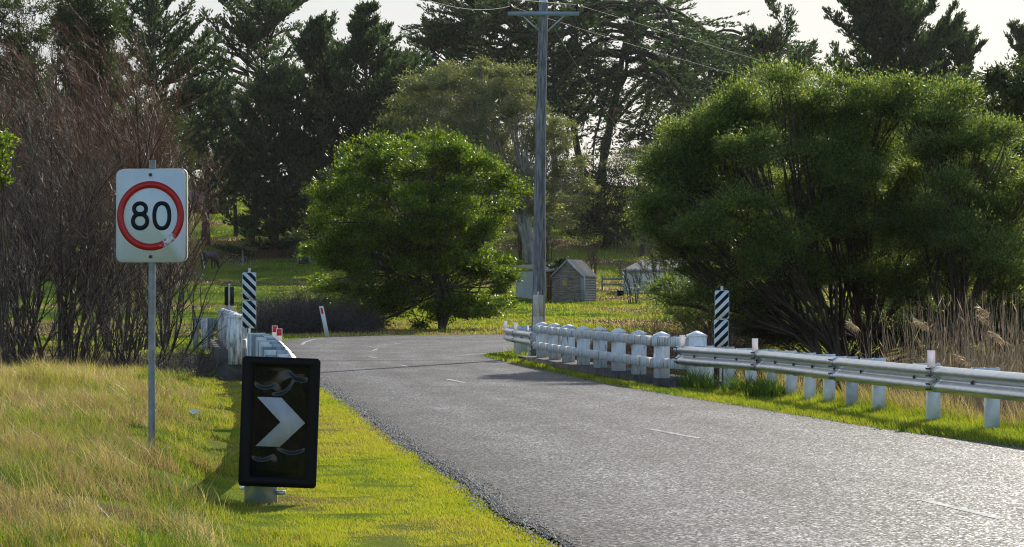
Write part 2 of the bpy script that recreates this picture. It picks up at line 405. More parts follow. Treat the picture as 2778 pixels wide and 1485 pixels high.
M['leaf_bright'] = leafy('glossy_green_leaves', [(0, (.012, .030, .006)), (.5, (.028, .058, .009)), (1, (.085, .115, .014))], .5, .40, .45, 3.9, attr=False, yellow=(1.35, 1.2, .35))
M['leaf_sage'] = leafy('feathery_leaves', [(0, (.020, .040, .016)), (.5, (.044, .078, .028)), (1, (.13, .155, .05))], .52, .45, .4, 3.2, attr=False, yellow=(1.25, 1.15, .55))
M['leaf_gum'] = leafy('gum_leaves', [(0, (.05, .070, .028)), (.5, (.09, .12, .045)), (1, (.17, .18, .075))], .45, .42, .5, 2.3, attr=False, yellow=(1.2, 1.1, .6))
M['leaf_dark'] = leafy('dark_leaves', [(0, (.014, .026, .011)), (.5, (.026, .045, .016)), (1, (.05, .075, .02))], .4, .42, .4, 2.0, attr=False, yellow=(1.2, 1.1, .5))
M['twig_red'] = leafy('reddish_twigs', [(0, (.085, .036, .020)), (.5, (.20, .080, .040)), (1, (.34, .20, .12))], .08, .5, .4, 1, attr=False, yellow=(1, 1, 1))
M['twig_grey'] = leafy('grey_twigs', [(0, (.05, .038, .026)), (.5, (.12, .088, .06)), (1, (.28, .22, .165))], .08, .45, .4, 1, attr=False, yellow=(1, 1, 1))
M['bramble'] = leafy('bramble_canes', [(0, (.05, .03, .02)), (.5, (.12, .07, .045)), (1, (.22, .15, .10))], .15, .6, .3, 1, attr=False, yellow=(1, 1, 1))
M['bramble_grey'] = leafy('dark_bramble_canes', [(0, (.035, .028, .025)), (.5, (.075, .06, .055)), (1, (.14, .12, .11))], .15, .6, .3, 1, attr=False, yellow=(1, 1, 1))

# ------------------------------------------------------------------ ground, road, markings
def graded(a, b, n, p): return a + (b - a) * np.linspace(0, 1, n) ** p
def build_ground():
    xs = np.unique(np.concatenate([np.arange(-16, 22, .25), -16 - graded(0, 500, 60, 2.2), 22 + graded(0, 500, 60, 2.2)]))
    ys = np.unique(np.concatenate([np.arange(-10, 75, .3), np.arange(75, 130, .8), 130 + graded(0, 1400, 150, 2.0), -10 - graded(0, 500, 40, 2.2)]))
    X, Y = np.meshgrid(xs, ys); Z = ground_z(X, Y)
    # sink the sheet under the road and the bridge deck
    inr = inside(X.ravel(), Y.ravel()).reshape(X.shape)
    ed = np.minimum(edgeL(Y) - X, 9) * (X < edgeL(Y)) + np.minimum(X - edgeR(Y), 9) * (X > edgeR(Y))
    ed = np.where(Y < 68, ed, np.where(inr, 0, .5)); Z = Z - .05 * (1 - sstep(.05, .55, ed))
    Z += np.where(Y < 75, (noise(X, Y, 2.5, 5) - .5) * .05 * sstep(.3, 1.0, ed), 0)
    nx, ny = len(xs), len(ys); idx = np.arange(nx * ny).reshape(ny, nx)
    Q = np.stack([idx[:-1, :-1], idx[:-1, 1:], idx[1:, 1:], idx[1:, :-1]], -1).reshape(-1, 4)
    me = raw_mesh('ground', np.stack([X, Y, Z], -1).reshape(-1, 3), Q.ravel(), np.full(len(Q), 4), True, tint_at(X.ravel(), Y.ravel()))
    tag(link('ground', me, M['ground']), kind='structure')
def tint_at(x, y):
    """0 lush green .. 0.5 yellow green .. 1 straw"""
    x = np.asarray(x, float); y = np.asarray(y, float)
    l = edgeL(y) - x; r = x - edgeR(y)
    n1 = noise(x, y, .45, 21); n2 = noise(x, y, 1.7, 22); n3 = noise(x, y, .06, 23)
    base = .38 + (n1 - .5) * .5 + (n2 - .5) * .25
    near = 1 - sstep(62, 76, y)
    left = near * (1 - sstep(1.6, 2.3, l)) * .15 + near * sstep(1.9, 2.8, l) * (-.08 + .46 * sstep(.50, .60, noise(x, y, .75, 27)) + .12 * sstep(3.5, 6, l))
    left = left + near * sstep(2.5, 4, l) * sstep(28, 40, y) * .42
    right = near * sstep(1.3, 2.0, r) * (.45 * sstep(20, 30, 60 - np.abs(y - 32))) + near * sstep(1.8, 3, r) * .35
    lp = sstep(-.06, -.10, x / np.maximum(y, 1)) * (1 - sstep(195, 235, y)); far = (1 - near) * (.10 * (1 - lp) - .10 * lp + (1 - lp) * .5 * sstep(.55, .72, noise(x, y, .16, 67)) + lp * .75 * sstep(.52, .7, noise(x, y, .09, 63)) + (n3 - .5) * .5 + .02 + .28 * (1 - sstep(98, 125, y)) * sstep(.45, .6, noise(x, y, .12, 29)))  # left paddock tint darkened to stand in for shade, plus its own brown patches
    return np.clip(base + left * (l > 0) + right * (r > 0) + far, 0, 1)
build_ground()

def ribbon(A, B, z, n=9, name='road', mat=None, tint=True, jag=0.0):
    A = A.copy(); B = B.copy()
    if jag:
        A[:, 0] += (noise(A[:, 0], A[:, 1], 1.1, 41, 5) - .5) * jag; B[:, 0] += (noise(B[:, 0], B[:, 1], 1.1, 42, 5) - .5) * jag
    u = np.linspace(0, 1, n)[None, :, None]
    P = A[:, None] * (1 - u) + B[:, None] * u
    k = len(A); V = np.concatenate([P, np.full((k, n, 1), z)], 2)
    crown = 0.0 * (1 - (2 * u[0, :, 0] - 1) ** 2); V[:, :, 2] += crown[None]
    idx = np.arange(k * n).reshape(k, n)
    Q = np.stack([idx[:-1, :-1], idx[:-1, 1:], idx[1:, 1:], idx[1:, :-1]], -1).reshape(-1, 4)
    t = np.repeat(u[0, :, 0][None], k, 0).ravel()
    return raw_mesh(name, V.reshape(-1, 3), Q.ravel(), np.full(len(Q), 4), True, t)
tag(link('road', ribbon(LE, RE, .012, 25, 'road', jag=.10), M['asphalt']), kind='structure')
# gravel margin below the seal
LE2 = LE.copy(); RE2 = RE.copy()
LE2[:, 0] -= .07; RE2[:, 0] += .07
tag(link('gravel_shoulder', ribbon(LE2, RE2, .0085, 3, 'gravel_shoulder', jag=.16), M['gravel']), kind='structure')

def mark(pts, wd, z=.0150):
    """painted strip along a polyline"""
    P = catmull(pts, 6); T = np.gradient(P, axis=0); T /= np.linalg.norm(T, axis=1, keepdims=True)
    Nn = np.stack([-T[:, 1], T[:, 0]], 1) * wd / 2
    V = np.concatenate([np.c_[P + Nn, np.full(len(P), z)], np.c_[P - Nn, np.full(len(P), z)]]); n = len(P)
    Q = np.array([(i, i + n, i + n + 1, i + 1) for i in range(n - 1)])
    return tag(link('road_marking', raw_mesh('road_marking', V, Q.ravel(), np.full(len(Q), 4)), M['line']), kind='structure')
def cen(Y): return float(edgeL(Y) + edgeR(Y)) / 2
def pxp(px, py, z=.03): 
    Y = (CAMZ - z) * F / (py - HY); return ((px - CX) * Y / F, Y)
for a in [(2500, 1350, 2720, 1402), (1760, 1160, 1900, 1186), (1210, 1026, 1262, 1036), (1085, 988, 1108, 993), (1003, 966, 1020, 970),
          (1012, 950, 1024, 945), (1068, 932, 1090, 930)]:
    p, q = pxp(a[0], a[1]), pxp(a[2], a[3]); mark([p, ((p[0] + q[0]) / 2, (p[1] + q[1]) / 2), q], .085)
mark([(-1.35, 64.6), (-.75, 66.6), (-.14, 69.4), (.75, 72.7), (2.2, 75.8), (4.5, 78.6), (9, 81)], .11)
mark([(-6.35, 78), (-6.6, 83), (-6.5, 88), (-5.2, 92.2), (-2.4, 94.8), (2, 95.8), (9, 95)], .10)
# expansion joint across the deck
jm = ribbon(np.array([[-4.95, 60.0], [-4.95, 60.16]]), np.array([[-.3, 60.1], [-.3, 60.26]]), .024, 5, 'road_joint')
tag(link('road_joint', jm, M['seam']), kind='structure')

# ------------------------------------------------------------------ bridge: deck and painted concrete parapets
def rrect(w_, h_, r, n=5):
    P = []
    for cx_, cz_, a0 in ((w_ / 2 - r, h_ / 2 - r, 0), (-w_ / 2 + r, h_ / 2 - r, 90), (-w_ / 2 + r, -h_ / 2 + r, 180), (w_ / 2 - r, -h_ / 2 + r, 270)):
        for k in range(n): a = R(a0 + 90 * k / (n - 1)); P.append((cx_ + r * math.cos(a), cz_ + r * math.sin(a)))
    return P
dk = MB()
dk.add([[-5.6, 43.5, .004], [3.0, 43.5, .004], [1.1, 60.5, .004], [-8.0, 66.5, .004], [-5.6, 43.5, -.7], [3.0, 43.5, -.7], [1.1, 60.5, -.7], [-8.0, 66.5, -.7]],
       [(0, 1, 2, 3), (7, 6, 5, 4), (0, 4, 5, 1), (1, 5, 6, 2), (2, 6, 7, 3), (3, 7, 4, 0)])
tag(dk.build('bridge_deck', M['concrete_dark']), kind='structure')

def capped_post(mb_, c, z0, h, wx_, wy_, rz, cap=.055, mi=0):
    """square post with a low pyramid cap, chamfered"""
    mb_.box((c[0], c[1], z0 + (h - cap - .03) / 2), (wx_, wy_, h - cap - .03), rz, mi)
    cs, sn = math.cos(rz), math.sin(rz); V = []
    zt = z0 + h - cap - .03
    for sc_, z in ((1.0, zt), (1.06, zt + .004), (1.06, zt + .03), (.12, zt + .03 + cap)):
        for a, b in ((-1, -1), (1, -1), (1, 1), (-1, 1)):
            x = a * wx_ / 2 * sc_; y = b * wy_ / 2 * sc_
            V.append((c[0] + x * cs - y * sn, c[1] + x * sn + y * cs, z))
    Fc = [(12, 13, 14, 15)]
    for l in range(3):
        for k in range(4): Fc.append((l * 4 + k, l * 4 + (k + 1) % 4, l * 4 + 4 + (k + 1) % 4, l * 4 + 4 + k))
    mb_.add(V, Fc, mi)

def railing(mb_, pts, zc, ht, th, jit=.004, g=None):
    """precast rail: slightly uneven blocks end to end, worn top edge"""
    P = np.asarray(pts, float); n = len(P)
    prof = [(-th / 2, -ht / 2), (th / 2, -ht / 2), (th / 2, ht / 2 - .02), (th / 2 - .02, ht / 2), (-th / 2 + .02, ht / 2), (-th / 2, ht / 2 - .02)]
    for i in range(n - 1):
        a, b = P[i], P[i + 1]; d = (b - a) / np.linalg.norm(b - a); nn = np.array([d[1], -d[0]])
        V = []
        dz = (random.random() - .5) * jit; dn = (random.random() - .5) * jit
        for e, sgn in ((a, 1), (b, -1)):
            e = e + d * .004 * sgn
            for u, v in prof:
                q = e + nn * (u + dn); V.append((q[0], q[1], zc + v + dz))
        k = len(prof)
        mb_.add(V, [tuple(range(k)), tuple(range(2 * k - 1, k - 1, -1))] + [(j, (j + 1) % k, (j + 1) % k + k, j + k) for j in range(k)])

_pr = [(.68, 58.7), (.948, 56.7), (1.217, 54.6), (1.484, 52.5), (1.766, 50.1), (2.07, 48.05), (2.37, 46.0), (2.674, 43.9)]
_pc = np.polyfit([p[1] for p in _pr], [p[0] for p in _pr], 2)
posts_r = [(float(np.polyval(_pc, 58.7 - k * 14.2 / 7)), 58.7 - k * 14.2 / 7) for k in range(8)]
def parapet(label, posts, endpost, zb, sgn, pmats, em='painted', ew=.27):
    t = thing('bridge_parapet', label, 'bridge railing', (posts[-1][0], posts[-1][1], zb), 0, 'concrete railings of the bridge')
    dx = posts[0][0] - posts[-1][0]; dy = posts[0][1] - posts[-1][1]; rz = math.atan2(-dx, dy)
    s = MB()
    A = np.array(posts[0]) + np.array([dx, dy]) / math.hypot(dx, dy) * 1.0; B = np.array(endpost) - np.array([dx, dy]) / math.hypot(dx, dy) * (.7 if sgn > 0 else .1)
    nn = np.array([dy, -dx]) / math.hypot(dx, dy)      # to the right
    i_, o_ = nn * -.42 * sgn, nn * .30 * sgn
    prof = [(A + i_, 0), (A + o_, 0), (B + o_, 0), (B + i_, 0)]
    V = [(p[0], p[1], zb) for p, _ in prof] + [(p[0], p[1], zb - .9) for p, _ in prof]
    fs = [(0, 1, 2, 3), (7, 6, 5, 4), (0, 4, 5, 1), (1, 5, 6, 2), (2, 6, 7, 3), (3, 7, 4, 0)]
    s.add(V, fs if sgn > 0 else fs)
    s.build('kerb', M['concrete_dark'], t)
    for k, p in enumerate(posts):
        m = MB(); h = .80 + random.uniform(-.008, .008)
        capped_post(m, p, zb, h, .235, .24, rz + random.uniform(-.03, .03))
        m.build('post', M[pmats[k % len(pmats)]], t)
    m = MB(); capped_post(m, endpost, zb - .1, .93, ew, .34, rz, .07); m.build('end_post', M[em], t)
    f = -sgn * .145
    far = A * .0 + np.array(posts[0]) + np.array([dx, dy]) / math.hypot(dx, dy) * .25
    line = [far] + [np.array(p) for p in posts] + [np.array(endpost)]
    lm = []
    for a, b in zip(line[:-1], line[1:]): lm += [a, (a + b) / 2]
    lm = [q + nn * f for q in lm + [line[-1]]]
    for zc in (zb + .64, zb + .265):
        m = MB(); railing(m, lm, zc, .165, .10); m.build('rail', M['painted_dirty'], t)
    return t
parapet('white concrete post and rail bridge railing on the right side of the road', posts_r, (3.10, 43.3), .12, 1,
        ['painted', 'cap_dirty', 'cap_dirty', 'painted', 'cap_dirty', 'painted', 'cap_dirty', 'painted'])
posts_l = [(-5.02 - .13 * k * 2.2, 47.6 + k * 2.2) for k in range(9)][::-1]
parapet('flaking white bridge railing on the left side, seen end-on behind the striped marker', posts_l, (-4.99, 46.5), .40, -1,
        ['flaking', 'cap_dirty', 'flaking', 'cap_dirty'], 'flaking', .24)

# ------------------------------------------------------------------ W-beam guardrails
WB = [(.004, .156), (.024, .150), (.050, .132), (.078, .112), (.083, .094), (.080, .072), (.055, .045), (.020, .020), (.004, .0), (.020, -.020), (.055, -.045),
      (.080, -.072), (.083, -.094), (.078, -.112), (.050, -.132), (.024, -.150), (.004, -.156)]
def path_at(P, s):
    d = np.r_[0, np.cumsum(np.linalg.norm(np.diff(P, axis=0), axis=1))]
    s = np.clip(s, 0, d[-1]); q = np.array([np.interp(s, d, P[:, 0]), np.interp(s, d, P[:, 1])])
    i = min(np.searchsorted(d, s, 'right'), len(P) - 1); i = max(i, 1)
    t = P[i] - P[i - 1]; return q, t / np.linalg.norm(t)
def sweep(mb_, P, s0, s1, ztop, side, proud=0.0, th=.004, mi=0, step=.3, zsc=1.0):
    n = max(2, int((s1 - s0) / step) + 1); ring = [(a + proud, b * zsc) for a, b in WB] + [(a + proud - th, b * zsc) for a, b in WB[::-1]]
    k = len(ring); V = []
    for s in np.linspace(s0, s1, n):
        q, t = path_at(P, s); nn = np.array([t[1], -t[0]]) * side
        zc = ztop(s) - .156
        for a, b in ring: V.append((q[0] + nn[0] * a, q[1] + nn[1] * a, zc + b))
    Fc = []
    for j in range(n - 1):
        for i in range(k): Fc.append((j * k + i, j * k + (i + 1) % k, (j + 1) * k + (i + 1) % k, (j + 1) * k + i))
    Fc.append(tuple(range(k))); Fc.append(tuple(range((n - 1) * k, n * k))[::-1])
    mb_.add(V, Fc, mi)
def guardrail(label, pts, side, z0, z1, laps, post_s, delin, group='steel guardrails beside the road', plate=None, posth=None):
    """pts from the far end to the near end; side +1: humps to the right of travel direction"""
    P = catmull(pts, 10); L = np.linalg.norm(np.diff(P, axis=0), axis=1).sum()
    zt = lambda s: z0 + (z1 - z0) * s / L
    q0 = P[0]; t = thing('guardrail', label, 'guardrail', (float(q0[0]), float(q0[1]), 0), 0, group)
    cuts = [0] + [l for l in laps if l < L] + [L]
    for k in range(len(cuts) - 1):
        m = MB(); pr = .005 * (k % 2)
        sweep(m, P, cuts[k] - (.0 if k == 0 else .10), cuts[k + 1] + .1, zt, side, pr)
        if k > 0:
            sweep(m, P, cuts[k] - .011, cuts[k] + .004, zt, side, .0075, .006, mi=1, step=1, zsc=1.01)
            for ds in (-.09, -.18):                                    # splice bolts and slots
                q, tt = path_at(P, cuts[k] + ds); nn = np.array([tt[1], -tt[0]]) * side
                for zz in (.125, .035, -.06, -.125):
                    m.box((q[0] + nn[0] * (.072 + pr), q[1] + nn[1] * (.072 + pr), zt(cuts[k]) - .156 + zz), (.03, .045, .016), math.atan2(tt[1], tt[0]) + PI / 2, 1, rx=0)
        # post bolts in the valley
        for s in post_s:
            if cuts[k] <= s < cuts[k + 1]:
                q, tt = path_at(P, s); nn = np.array([tt[1], -tt[0]]) * side
                c = (q[0] + nn[0] * .016, q[1] + nn[1] * .016, zt(s) - .156); m.box(c, (.03, .034, .034), math.atan2(tt[1], tt[0]) + PI / 2, 1)
        m.build('rail', [M['rail'], M['seam']], t, smooth=False)
    gm = [M['galv_teal'], M['galv_pale'], M['galv_dull']] if q0[0] < 0 else [M['galv_pale'], M['galv_pale'], M['galv_dull']]
    for s in post_s:
        q, tt = path_at(P, s); nn = np.array([tt[1], -tt[0]]) * side; rz = math.atan2(nn[1], nn[0])
        top = zt(s) + .015; gr_ = gz(q[0] - nn[0] * .3, q[1] - nn[1] * .3) - .25
        fs_ = 1 if q0[0] < 0 else -1
        def csec(mm, n0, n1, zb_, zt_, fl=.05):
            c = q - nn * (n0 + n1) / 2; hh = zt_ - zb_; zc = (zb_ + zt_) / 2
            mm.box((c[0], c[1], zc), (abs(n1 - n0), .006, hh), rz)
            for e in (n0, n1):
                ce = q - nn * e + tt * fl / 2 * fs_
                mm.box((ce[0], ce[1], zc), (.006, fl, hh), rz)
        m = MB(); csec(m, .165, .315, gr_, top + random.uniform(-.006, .006), .09); po = m.build('post', random.choice(gm), t)
        m = MB(); csec(m, .005, .158, top - .34, top, .09); b = m.build('blockout', random.choice(gm), po, world=False)
        b.data.transform(__import__('mathutils').Matrix.Translation(-t.location))
    for s, red in delin:
        q, tt = path_at(P, s); nn = np.array([tt[1], -tt[0]]) * side
        z = zt(s); c = q + nn * .03
        m = MB(); m.box((c[0], c[1], z + .085), (.095, .004, .20), 0.0); m.box((c[0], c[1], z - .022), (.07, .06, .004), 0, ry=.4)
        d = m.build('delineator', M['white_plate'], t)
        if red:
            m = MB(); m.box((c[0], c[1] - .004, z + .125), (.078, .004, .105), 0)
            r_ = m.build('reflector', M['red_plate'], d, world=False); r_.data.transform(__import__('mathutils').Matrix.Translation(-t.location))
    if plate: plate(t, P, L)
    return t
# right side, from the bridge towards the camera and out of the frame
guardrail('long silver guardrail running from the bridge out of the right edge of the photo',
          [(2.80, 43.5), (2.96, 42.5), (3.80, 39.2), (4.42, 34.9), (5.07, 30.6), (5.72, 27.0), (6.75, 22.5), (7.9, 18.4)], -1 * -1, .70, .74, [.35, 4.3, 8.75, 13.05, 17.2, 21.2],
          [1.2, 2.2, 3.2, 4.2, 5.2, 6.3, 7.4, 8.6, 9.9, 12.2, 14.3, 16.6, 18.9, 21.0, 23.2], [(.55, 0), (4.15, 0), (12.9, 0)])
# left side, from the bridge towards the camera, ending behind the chevron board
def endplate(t, P, L):
    q, tt = path_at(P, L - .15)
    m = MB(); m.box((q[0] - .07, q[1] - .2, .105), (.10, .16, .012), .2, 0, ry=-.35); m.build('end_bracket', M['galv'], t)
    m = MB(); m.box((q[0] + .03, q[1], .62), (.10, .016, .40), .0); m.build('end_plate', M['galv'], t)
guardrail('curving silver guardrail on the left verge between the chevron board and the bridge',
          [(-4.50, 46.6), (-4.15, 44.5), (-3.68, 40.6), (-3.27, 37), (-2.80, 32.6), (-2.40, 28.2), (-2.08, 24), (-1.97, 19.9)], -1, .86, .74, [3.6, 7.7, 11.8, 15.9, 20.0, 24.0],
          [.5, 1.4, 2.3, 3.2, 4.1, 5.1, 6.1, 7.3, 8.6, 10.2, 12.0, 14, 16, 18, 20, 22, 24.2], [(2.9, 1), (5.6, 1)], plate=endplate)
guardrail('short silver guardrail stub wrapping round the far corner by the power pole',
          [(1.3, 70.8), (.6, 70.0), (.05, 68.5), (-.14, 66.0), (.12, 63.0), (.48, 60.2)], 1, .70, .66, [4.0, 8.0], [.6, 2.4, 4.2, 6.0, 7.6, 9.2, 10.6], [(5.2, 0), (8.2, 0)])
guardrail('far silver guardrail continuing left from the end of the flaking left bridge railing',
          [(-8.85, 73.0), (-8.5, 71.8), (-8.15, 70.4), (-7.75, 68.4)], -1, .88, .88, [4, 8], [.8, 2.6, 4.4, 6.2, 7.4, 8.4, 9.3, 10.2], [])

# ------------------------------------------------------------------ signs
def ellipse(cx_, cz_, a, b, n=48, p=2.0):
    out = []
    for k in range(n):
        th = 2 * PI * k / n; c, s_ = math.cos(th), math.sin(th)
        out.append((cx_ + a * math.copysign(abs(c) ** (2 / p), c), cz_ + b * math.copysign(abs(s_) ** (2 / p), s_)))
    return out
def speed_sign():
    Y = 21.7; x0 = wx(408.5, Y); zc = wz(586, Y); gr_ = gz(x0, Y)
    t = thing('speed_limit_sign', 'white speed sign reading 80 in a scratched red ring, on a grey steel pole', 'road sign', (x0, Y, gr_), R(-9))
    t['label'] = 'white speed sign reading 80 in a scratched red ring, on a grey steel pole'
    H = zc - gr_
    m = MB(); m.tube([(0, .035, -.3), (.0, .035, 1.0), (0.006, .035, H + .47)], .029, 16); m.build('pole', M['pole_steel'], t, world=False, smooth=True)
    m = MB(); m.prism([(a, b + H) for a, b in rrect(.600, .783, .055)], -.002, .004); pn = m.build('panel', M['sign_white'], t, world=False)
    m = MB(); m.prism([(a, b + H + .006) for a, b in rrect(.600, .783, .055)], .074, .078)
    m.ring([(a, b + H + .006) for a, b in rrect(.604, .787, .055)], [(a, b + H + .006) for a, b in rrect(.594, .777, .05)], .050, .078)
    m.build('back_panel', M['sign_back'], t, world=False)
    # red ring with worn patch: paint scratched through in the lower right
    mm, N, L, b = new_mat('ring_red'); b.inputs['Roughness'].default_value = .4
    tcx = N.new('ShaderNodeTexCoord'); n = texnoise(N, L, 55, 5, .75, tcx.outputs['Object'])
    ds = N.new('ShaderNodeVectorMath'); ds.operation = 'DISTANCE'; ds.inputs[1].default_value = (.175, 0, H - .215); L.new(tcx.outputs['Object'], ds.inputs[0])
    mr = N.new('ShaderNodeMapRange'); mr.inputs[1].default_value = .02; mr.inputs[2].default_value = .135; mr.inputs[3].default_value = .16; mr.inputs[4].default_value = -.20
    L.new(ds.outputs['Value'], mr.inputs[0])
    ad = N.new('ShaderNodeMath'); ad.operation = 'ADD'; L.new(n.outputs[0], ad.inputs[0]); L.new(mr.outputs[0], ad.inputs[1])
    r = rampn(N, L, ad.outputs[0], [(.55, (.44, .004, .005)), (.565, (.60, .64, .66))]); L.new(r.outputs[0], b.inputs['Base Color'])
    m = MB(); m.ring(ellipse(0, H, .2925, .2925, 72), ellipse(0, H, .2345, .2345, 72), -.0050, -.0025); m.build('ring', mm, t, world=False)
    m = MB(); st = .034
    # 0
    m.ring(ellipse(.099, H, .0825, .1225, 56, 2.35), ellipse(.099, H, .0825 - st, .1225 - st, 56, 2.2), -.0050, -.0025)
    m.build('digit', M['black_paint'], t, world=False)
    # 8: one outline with a waist and two counters, cut as strips
    m = MB(); cu, cl = (H + .059, .0695, .0635), (H - .0445, .0795, .078)
    N_ = 120; th = np.linspace(0, 2 * PI, N_, endpoint=False)
    m.ring(ellipse(-.091, cu[0], cu[1], cu[2], 56, 2.05), ellipse(-.091, cu[0] + .001, cu[1] - st, cu[2] - .0345, 56, 2.0), -.0050, -.0025)
    m.ring(ellipse(-.091, cl[0], cl[1], cl[2], 56, 2.05), ellipse(-.091, cl[0] + .001, cl[1] - st, cl[2] - .037, 56, 2.0), -.0056, -.0031)
    m.build('digit', M['black_paint'], t, world=False)
    for zz in (H + .345, H - .345):
        m = MB(); m.tube([(0, -.010, zz), (0, -.002, zz)], .0145, 10); m.build('bolt', M['bolt'], t, world=False)
speed_sign()

def chevron_sign():
    Y = 19.5; x0 = wx(758, Y); zc = wz(1146, Y); gr_ = gz(x0, Y)
    t = thing('chevron_sign', 'black board with one white arrowhead pointing right, low in the grass', 'road sign', (x0, Y, gr_))
    H = zc - gr_; ta = R(2.1)
    rot = lambda P: [(p[0] * math.cos(ta) + p[1] * math.sin(ta), -p[0] * math.sin(ta) + p[1] * math.cos(ta) + H) for p in P]
    mm, N, L, b = new_mat('board_black'); b.inputs['Base Color'].default_value = (.006, .006, .007, 1); b.inputs['Roughness'].default_value = .6; b.inputs['Specular IOR Level'].default_value = .2
    m = MB(); m.ring(rot(rrect(.588, .982, .028)), rot(rrect(.42, .838, .004)), -.004, .02); m.prism(rot(rrect(.586, .98, .028)), .016, .024)
    m.build('board', mm, t, world=False)
    # crinkled glossy film: gentle buckles in the sheet
    g = np.random.default_rng(3); nx, nz = 120, 220
    u = np.linspace(-.2095, .2095, nx); v = np.linspace(-.4185, .4185, nz); U, W_ = np.meshgrid(u, v)
    hgt = np.zeros_like(U)
    def arc(cx_, cz_, r, a0, a1, am, wd_=.015):
        """a buckle in the sheet: the surface steps forward across part of a circle"""
        D = np.hypot(U - cx_, W_ - cz_); A = np.degrees(np.arctan2(W_ - cz_, U - cx_)) % 360
        return am * sstep(r - wd_, r + wd_, D) * np.exp(-np.maximum(D - r, 0) / .12) * sstep(a0 - 25, a0 + 12, A) * (1 - sstep(a1 - 12, a1 + 25, A))
    hgt += arc(-.12, .36, .105, 215, 300, .010) + arc(-.04, .34, .13, 275, 350, .012) + arc(.16, .42, .10, 215, 300, .014) + arc(.10, -.06, .17, 250, 325, .013) + arc(-.13, -.17, .12, 190, 300, .011)
    hgt = hgt * .72 + .006 * (noise(U, W_, 4.5, 77, 2) - .5)
    edge = np.minimum(np.minimum(U + .2095, .2095 - U), np.minimum(W_ + .4185, .4185 - W_)); hgt *= sstep(0, .05, edge)
    rx_ = U * math.cos(ta) + W_ * math.sin(ta); rz_ = -U * math.sin(ta) + W_ * math.cos(ta) + H
    Yv = .010 - hgt
    idx = np.arange(nx * nz).reshape(nz, nx); Q = np.stack([idx[:-1, :-1], idx[:-1, 1:], idx[1:, 1:], idx[1:, :-1]], -1).reshape(-1, 4)
    fm, N, L, b = new_mat('film_black_gloss'); b.inputs['Base Color'].default_value = (.004, .005, .007, 1); b.inputs['Roughness'].default_value = .05
    b.inputs['Specular IOR Level'].default_value = .34
    link('film', raw_mesh('film', np.stack([rx_, Yv, rz_], -1).reshape(-1, 3), Q.ravel(), np.full(len(Q), 4), True), fm, t)
    k = .00089; arrow = [(-189, -217), (19, -209), (219, 6), (4, 209), (-203, 201), (10, -1)]
    ar = [(a * k, -b_ * k + H) for a, b_ in arrow]
    m = MB(); m.prism(ar, -.0125, -.0105)
    am_, N, L, b = new_mat('arrow_reflective'); b.inputs['Roughness'].default_value = .35
    n = texnoise(N, L, 9, 4, .6, stretch=(1, 1, .5)); r = rampn(N, L, n.outputs[0], [(.35, (.34, .36, .40)), (.62, (.42, .44, .47)), (.75, (.58, .58, .6))]); L.new(r.outputs[0], b.inputs['Base Color'])
    m.build('arrow', am_, t, world=False)
    m = MB(); xo = (705 - 758) / 359
    m.box((xo, .06, .25), (.235, .012, 1.1)); m.box((xo - .117, .10, .25), (.012, .09, 1.1)); m.box((xo + .117, .10, .25), (.012, .09, 1.1))
    m.box((xo + .155, .05, -.02 + .1), (.07, .03, .03))
    m.build('post', M['galv'], t, world=False)
chevron_sign()

def clip_rect(poly, w_, h_):
    def cl(P, f, inter):
        out = []
        for i in range(len(P)):
            a, b = P[i - 1], P[i]; fa, fb = f(a), f(b)
            if (fa >= 0) != (fb >= 0): t = fa / (fa - fb); out.append((a[0] + (b[0] - a[0]) * t, a[1] + (b[1] - a[1]) * t))
            if fb >= 0: out.append(b)
        return out
    for f in (lambda p: p[0] + w_ / 2, lambda p: w_ / 2 - p[0], lambda p: p[1] + h_ / 2, lambda p: h_ / 2 - p[1]):
        poly = cl(poly, f, None)
        if not poly: return None
    return poly
def hazard_marker(label, x, y, ztop, flip, back=False, lean=0.0, lower_pale=False):
    gr_ = gz(x, y); t = thing('width_marker', label, 'bridge marker', (x, y, gr_), PI if back else 0, 'striped width markers at the bridge ends')
    H = ztop - gr_
    m = MB(); m.tube([(0, .03, -.3), (lean * .5, .03, H * .5), (lean, .03, H + .055)], .024, 12); m.tube([(lean, .03, H + .055), (lean, .03, H + .075)], [.028, .018], 12)
    m.build('pole', M['galv'], t, world=False, smooth=True)
    for k in range(2):
        zc = H - .25 - k * .505; lx = lean * (1 - .45 * k)
        m = MB(); m.prism([(a + lx, b + zc) for a, b in rrect(.25, .495, .03)], -.002, .0)
        m.prism([(a + lx, b + zc) for a, b in rrect(.25, .495, .03)], .0005, .003, 1)
        pan = m.build('panel', [M['sign_white'], M['black_film'] if k == 0 else M['sign_back']], t, world=False)
        m = MB(); per = .168
        for j in range(-4, 6):
            c = j * per + .02 + k * .0
            s_ = 1 if flip else -1
            P = [(-.2, c - s_ * .2), (.2, c + s_ * .2), (.2, c + s_ * .2 + per / 2), (-.2, c - s_ * .2 + per / 2)]
            Pc = clip_rect(P, .238, .483)
            if Pc and len(Pc) > 2: m.prism([(a + lx, b + zc) for a, b in Pc], -.0045, -.0028)
        m.build('stripes', M['black_paint'], pan, world=False)
        for zz in (.21, -.21):
            m = MB(); m.tube([(lx, -.009, zc + zz), (lx, -.002, zc + zz)], .008, 8); m.build('bolt', M['bolt'], pan, world=False)
YM = 46.2
hazard_marker('striped marker board at the near left bridge end, stripes falling to the right', wx(676, YM), YM, wz(739, YM), False)
hazard_marker('striped marker board at the near right bridge end, stripes rising to the right', wx(1954, 45.0), 45.0, wz(788, 45.0), True, lean=.03)
hazard_marker('back of a dark marker board at the far left bridge end, beside the flaking railing', wx(622, 68), 68.0, wz(778, 68), False, True)
hazard_marker('back of a pale narrow marker board in front of the power pole', wx(1460, 60.8), 60.8, wz(800, 60.8), False, True)
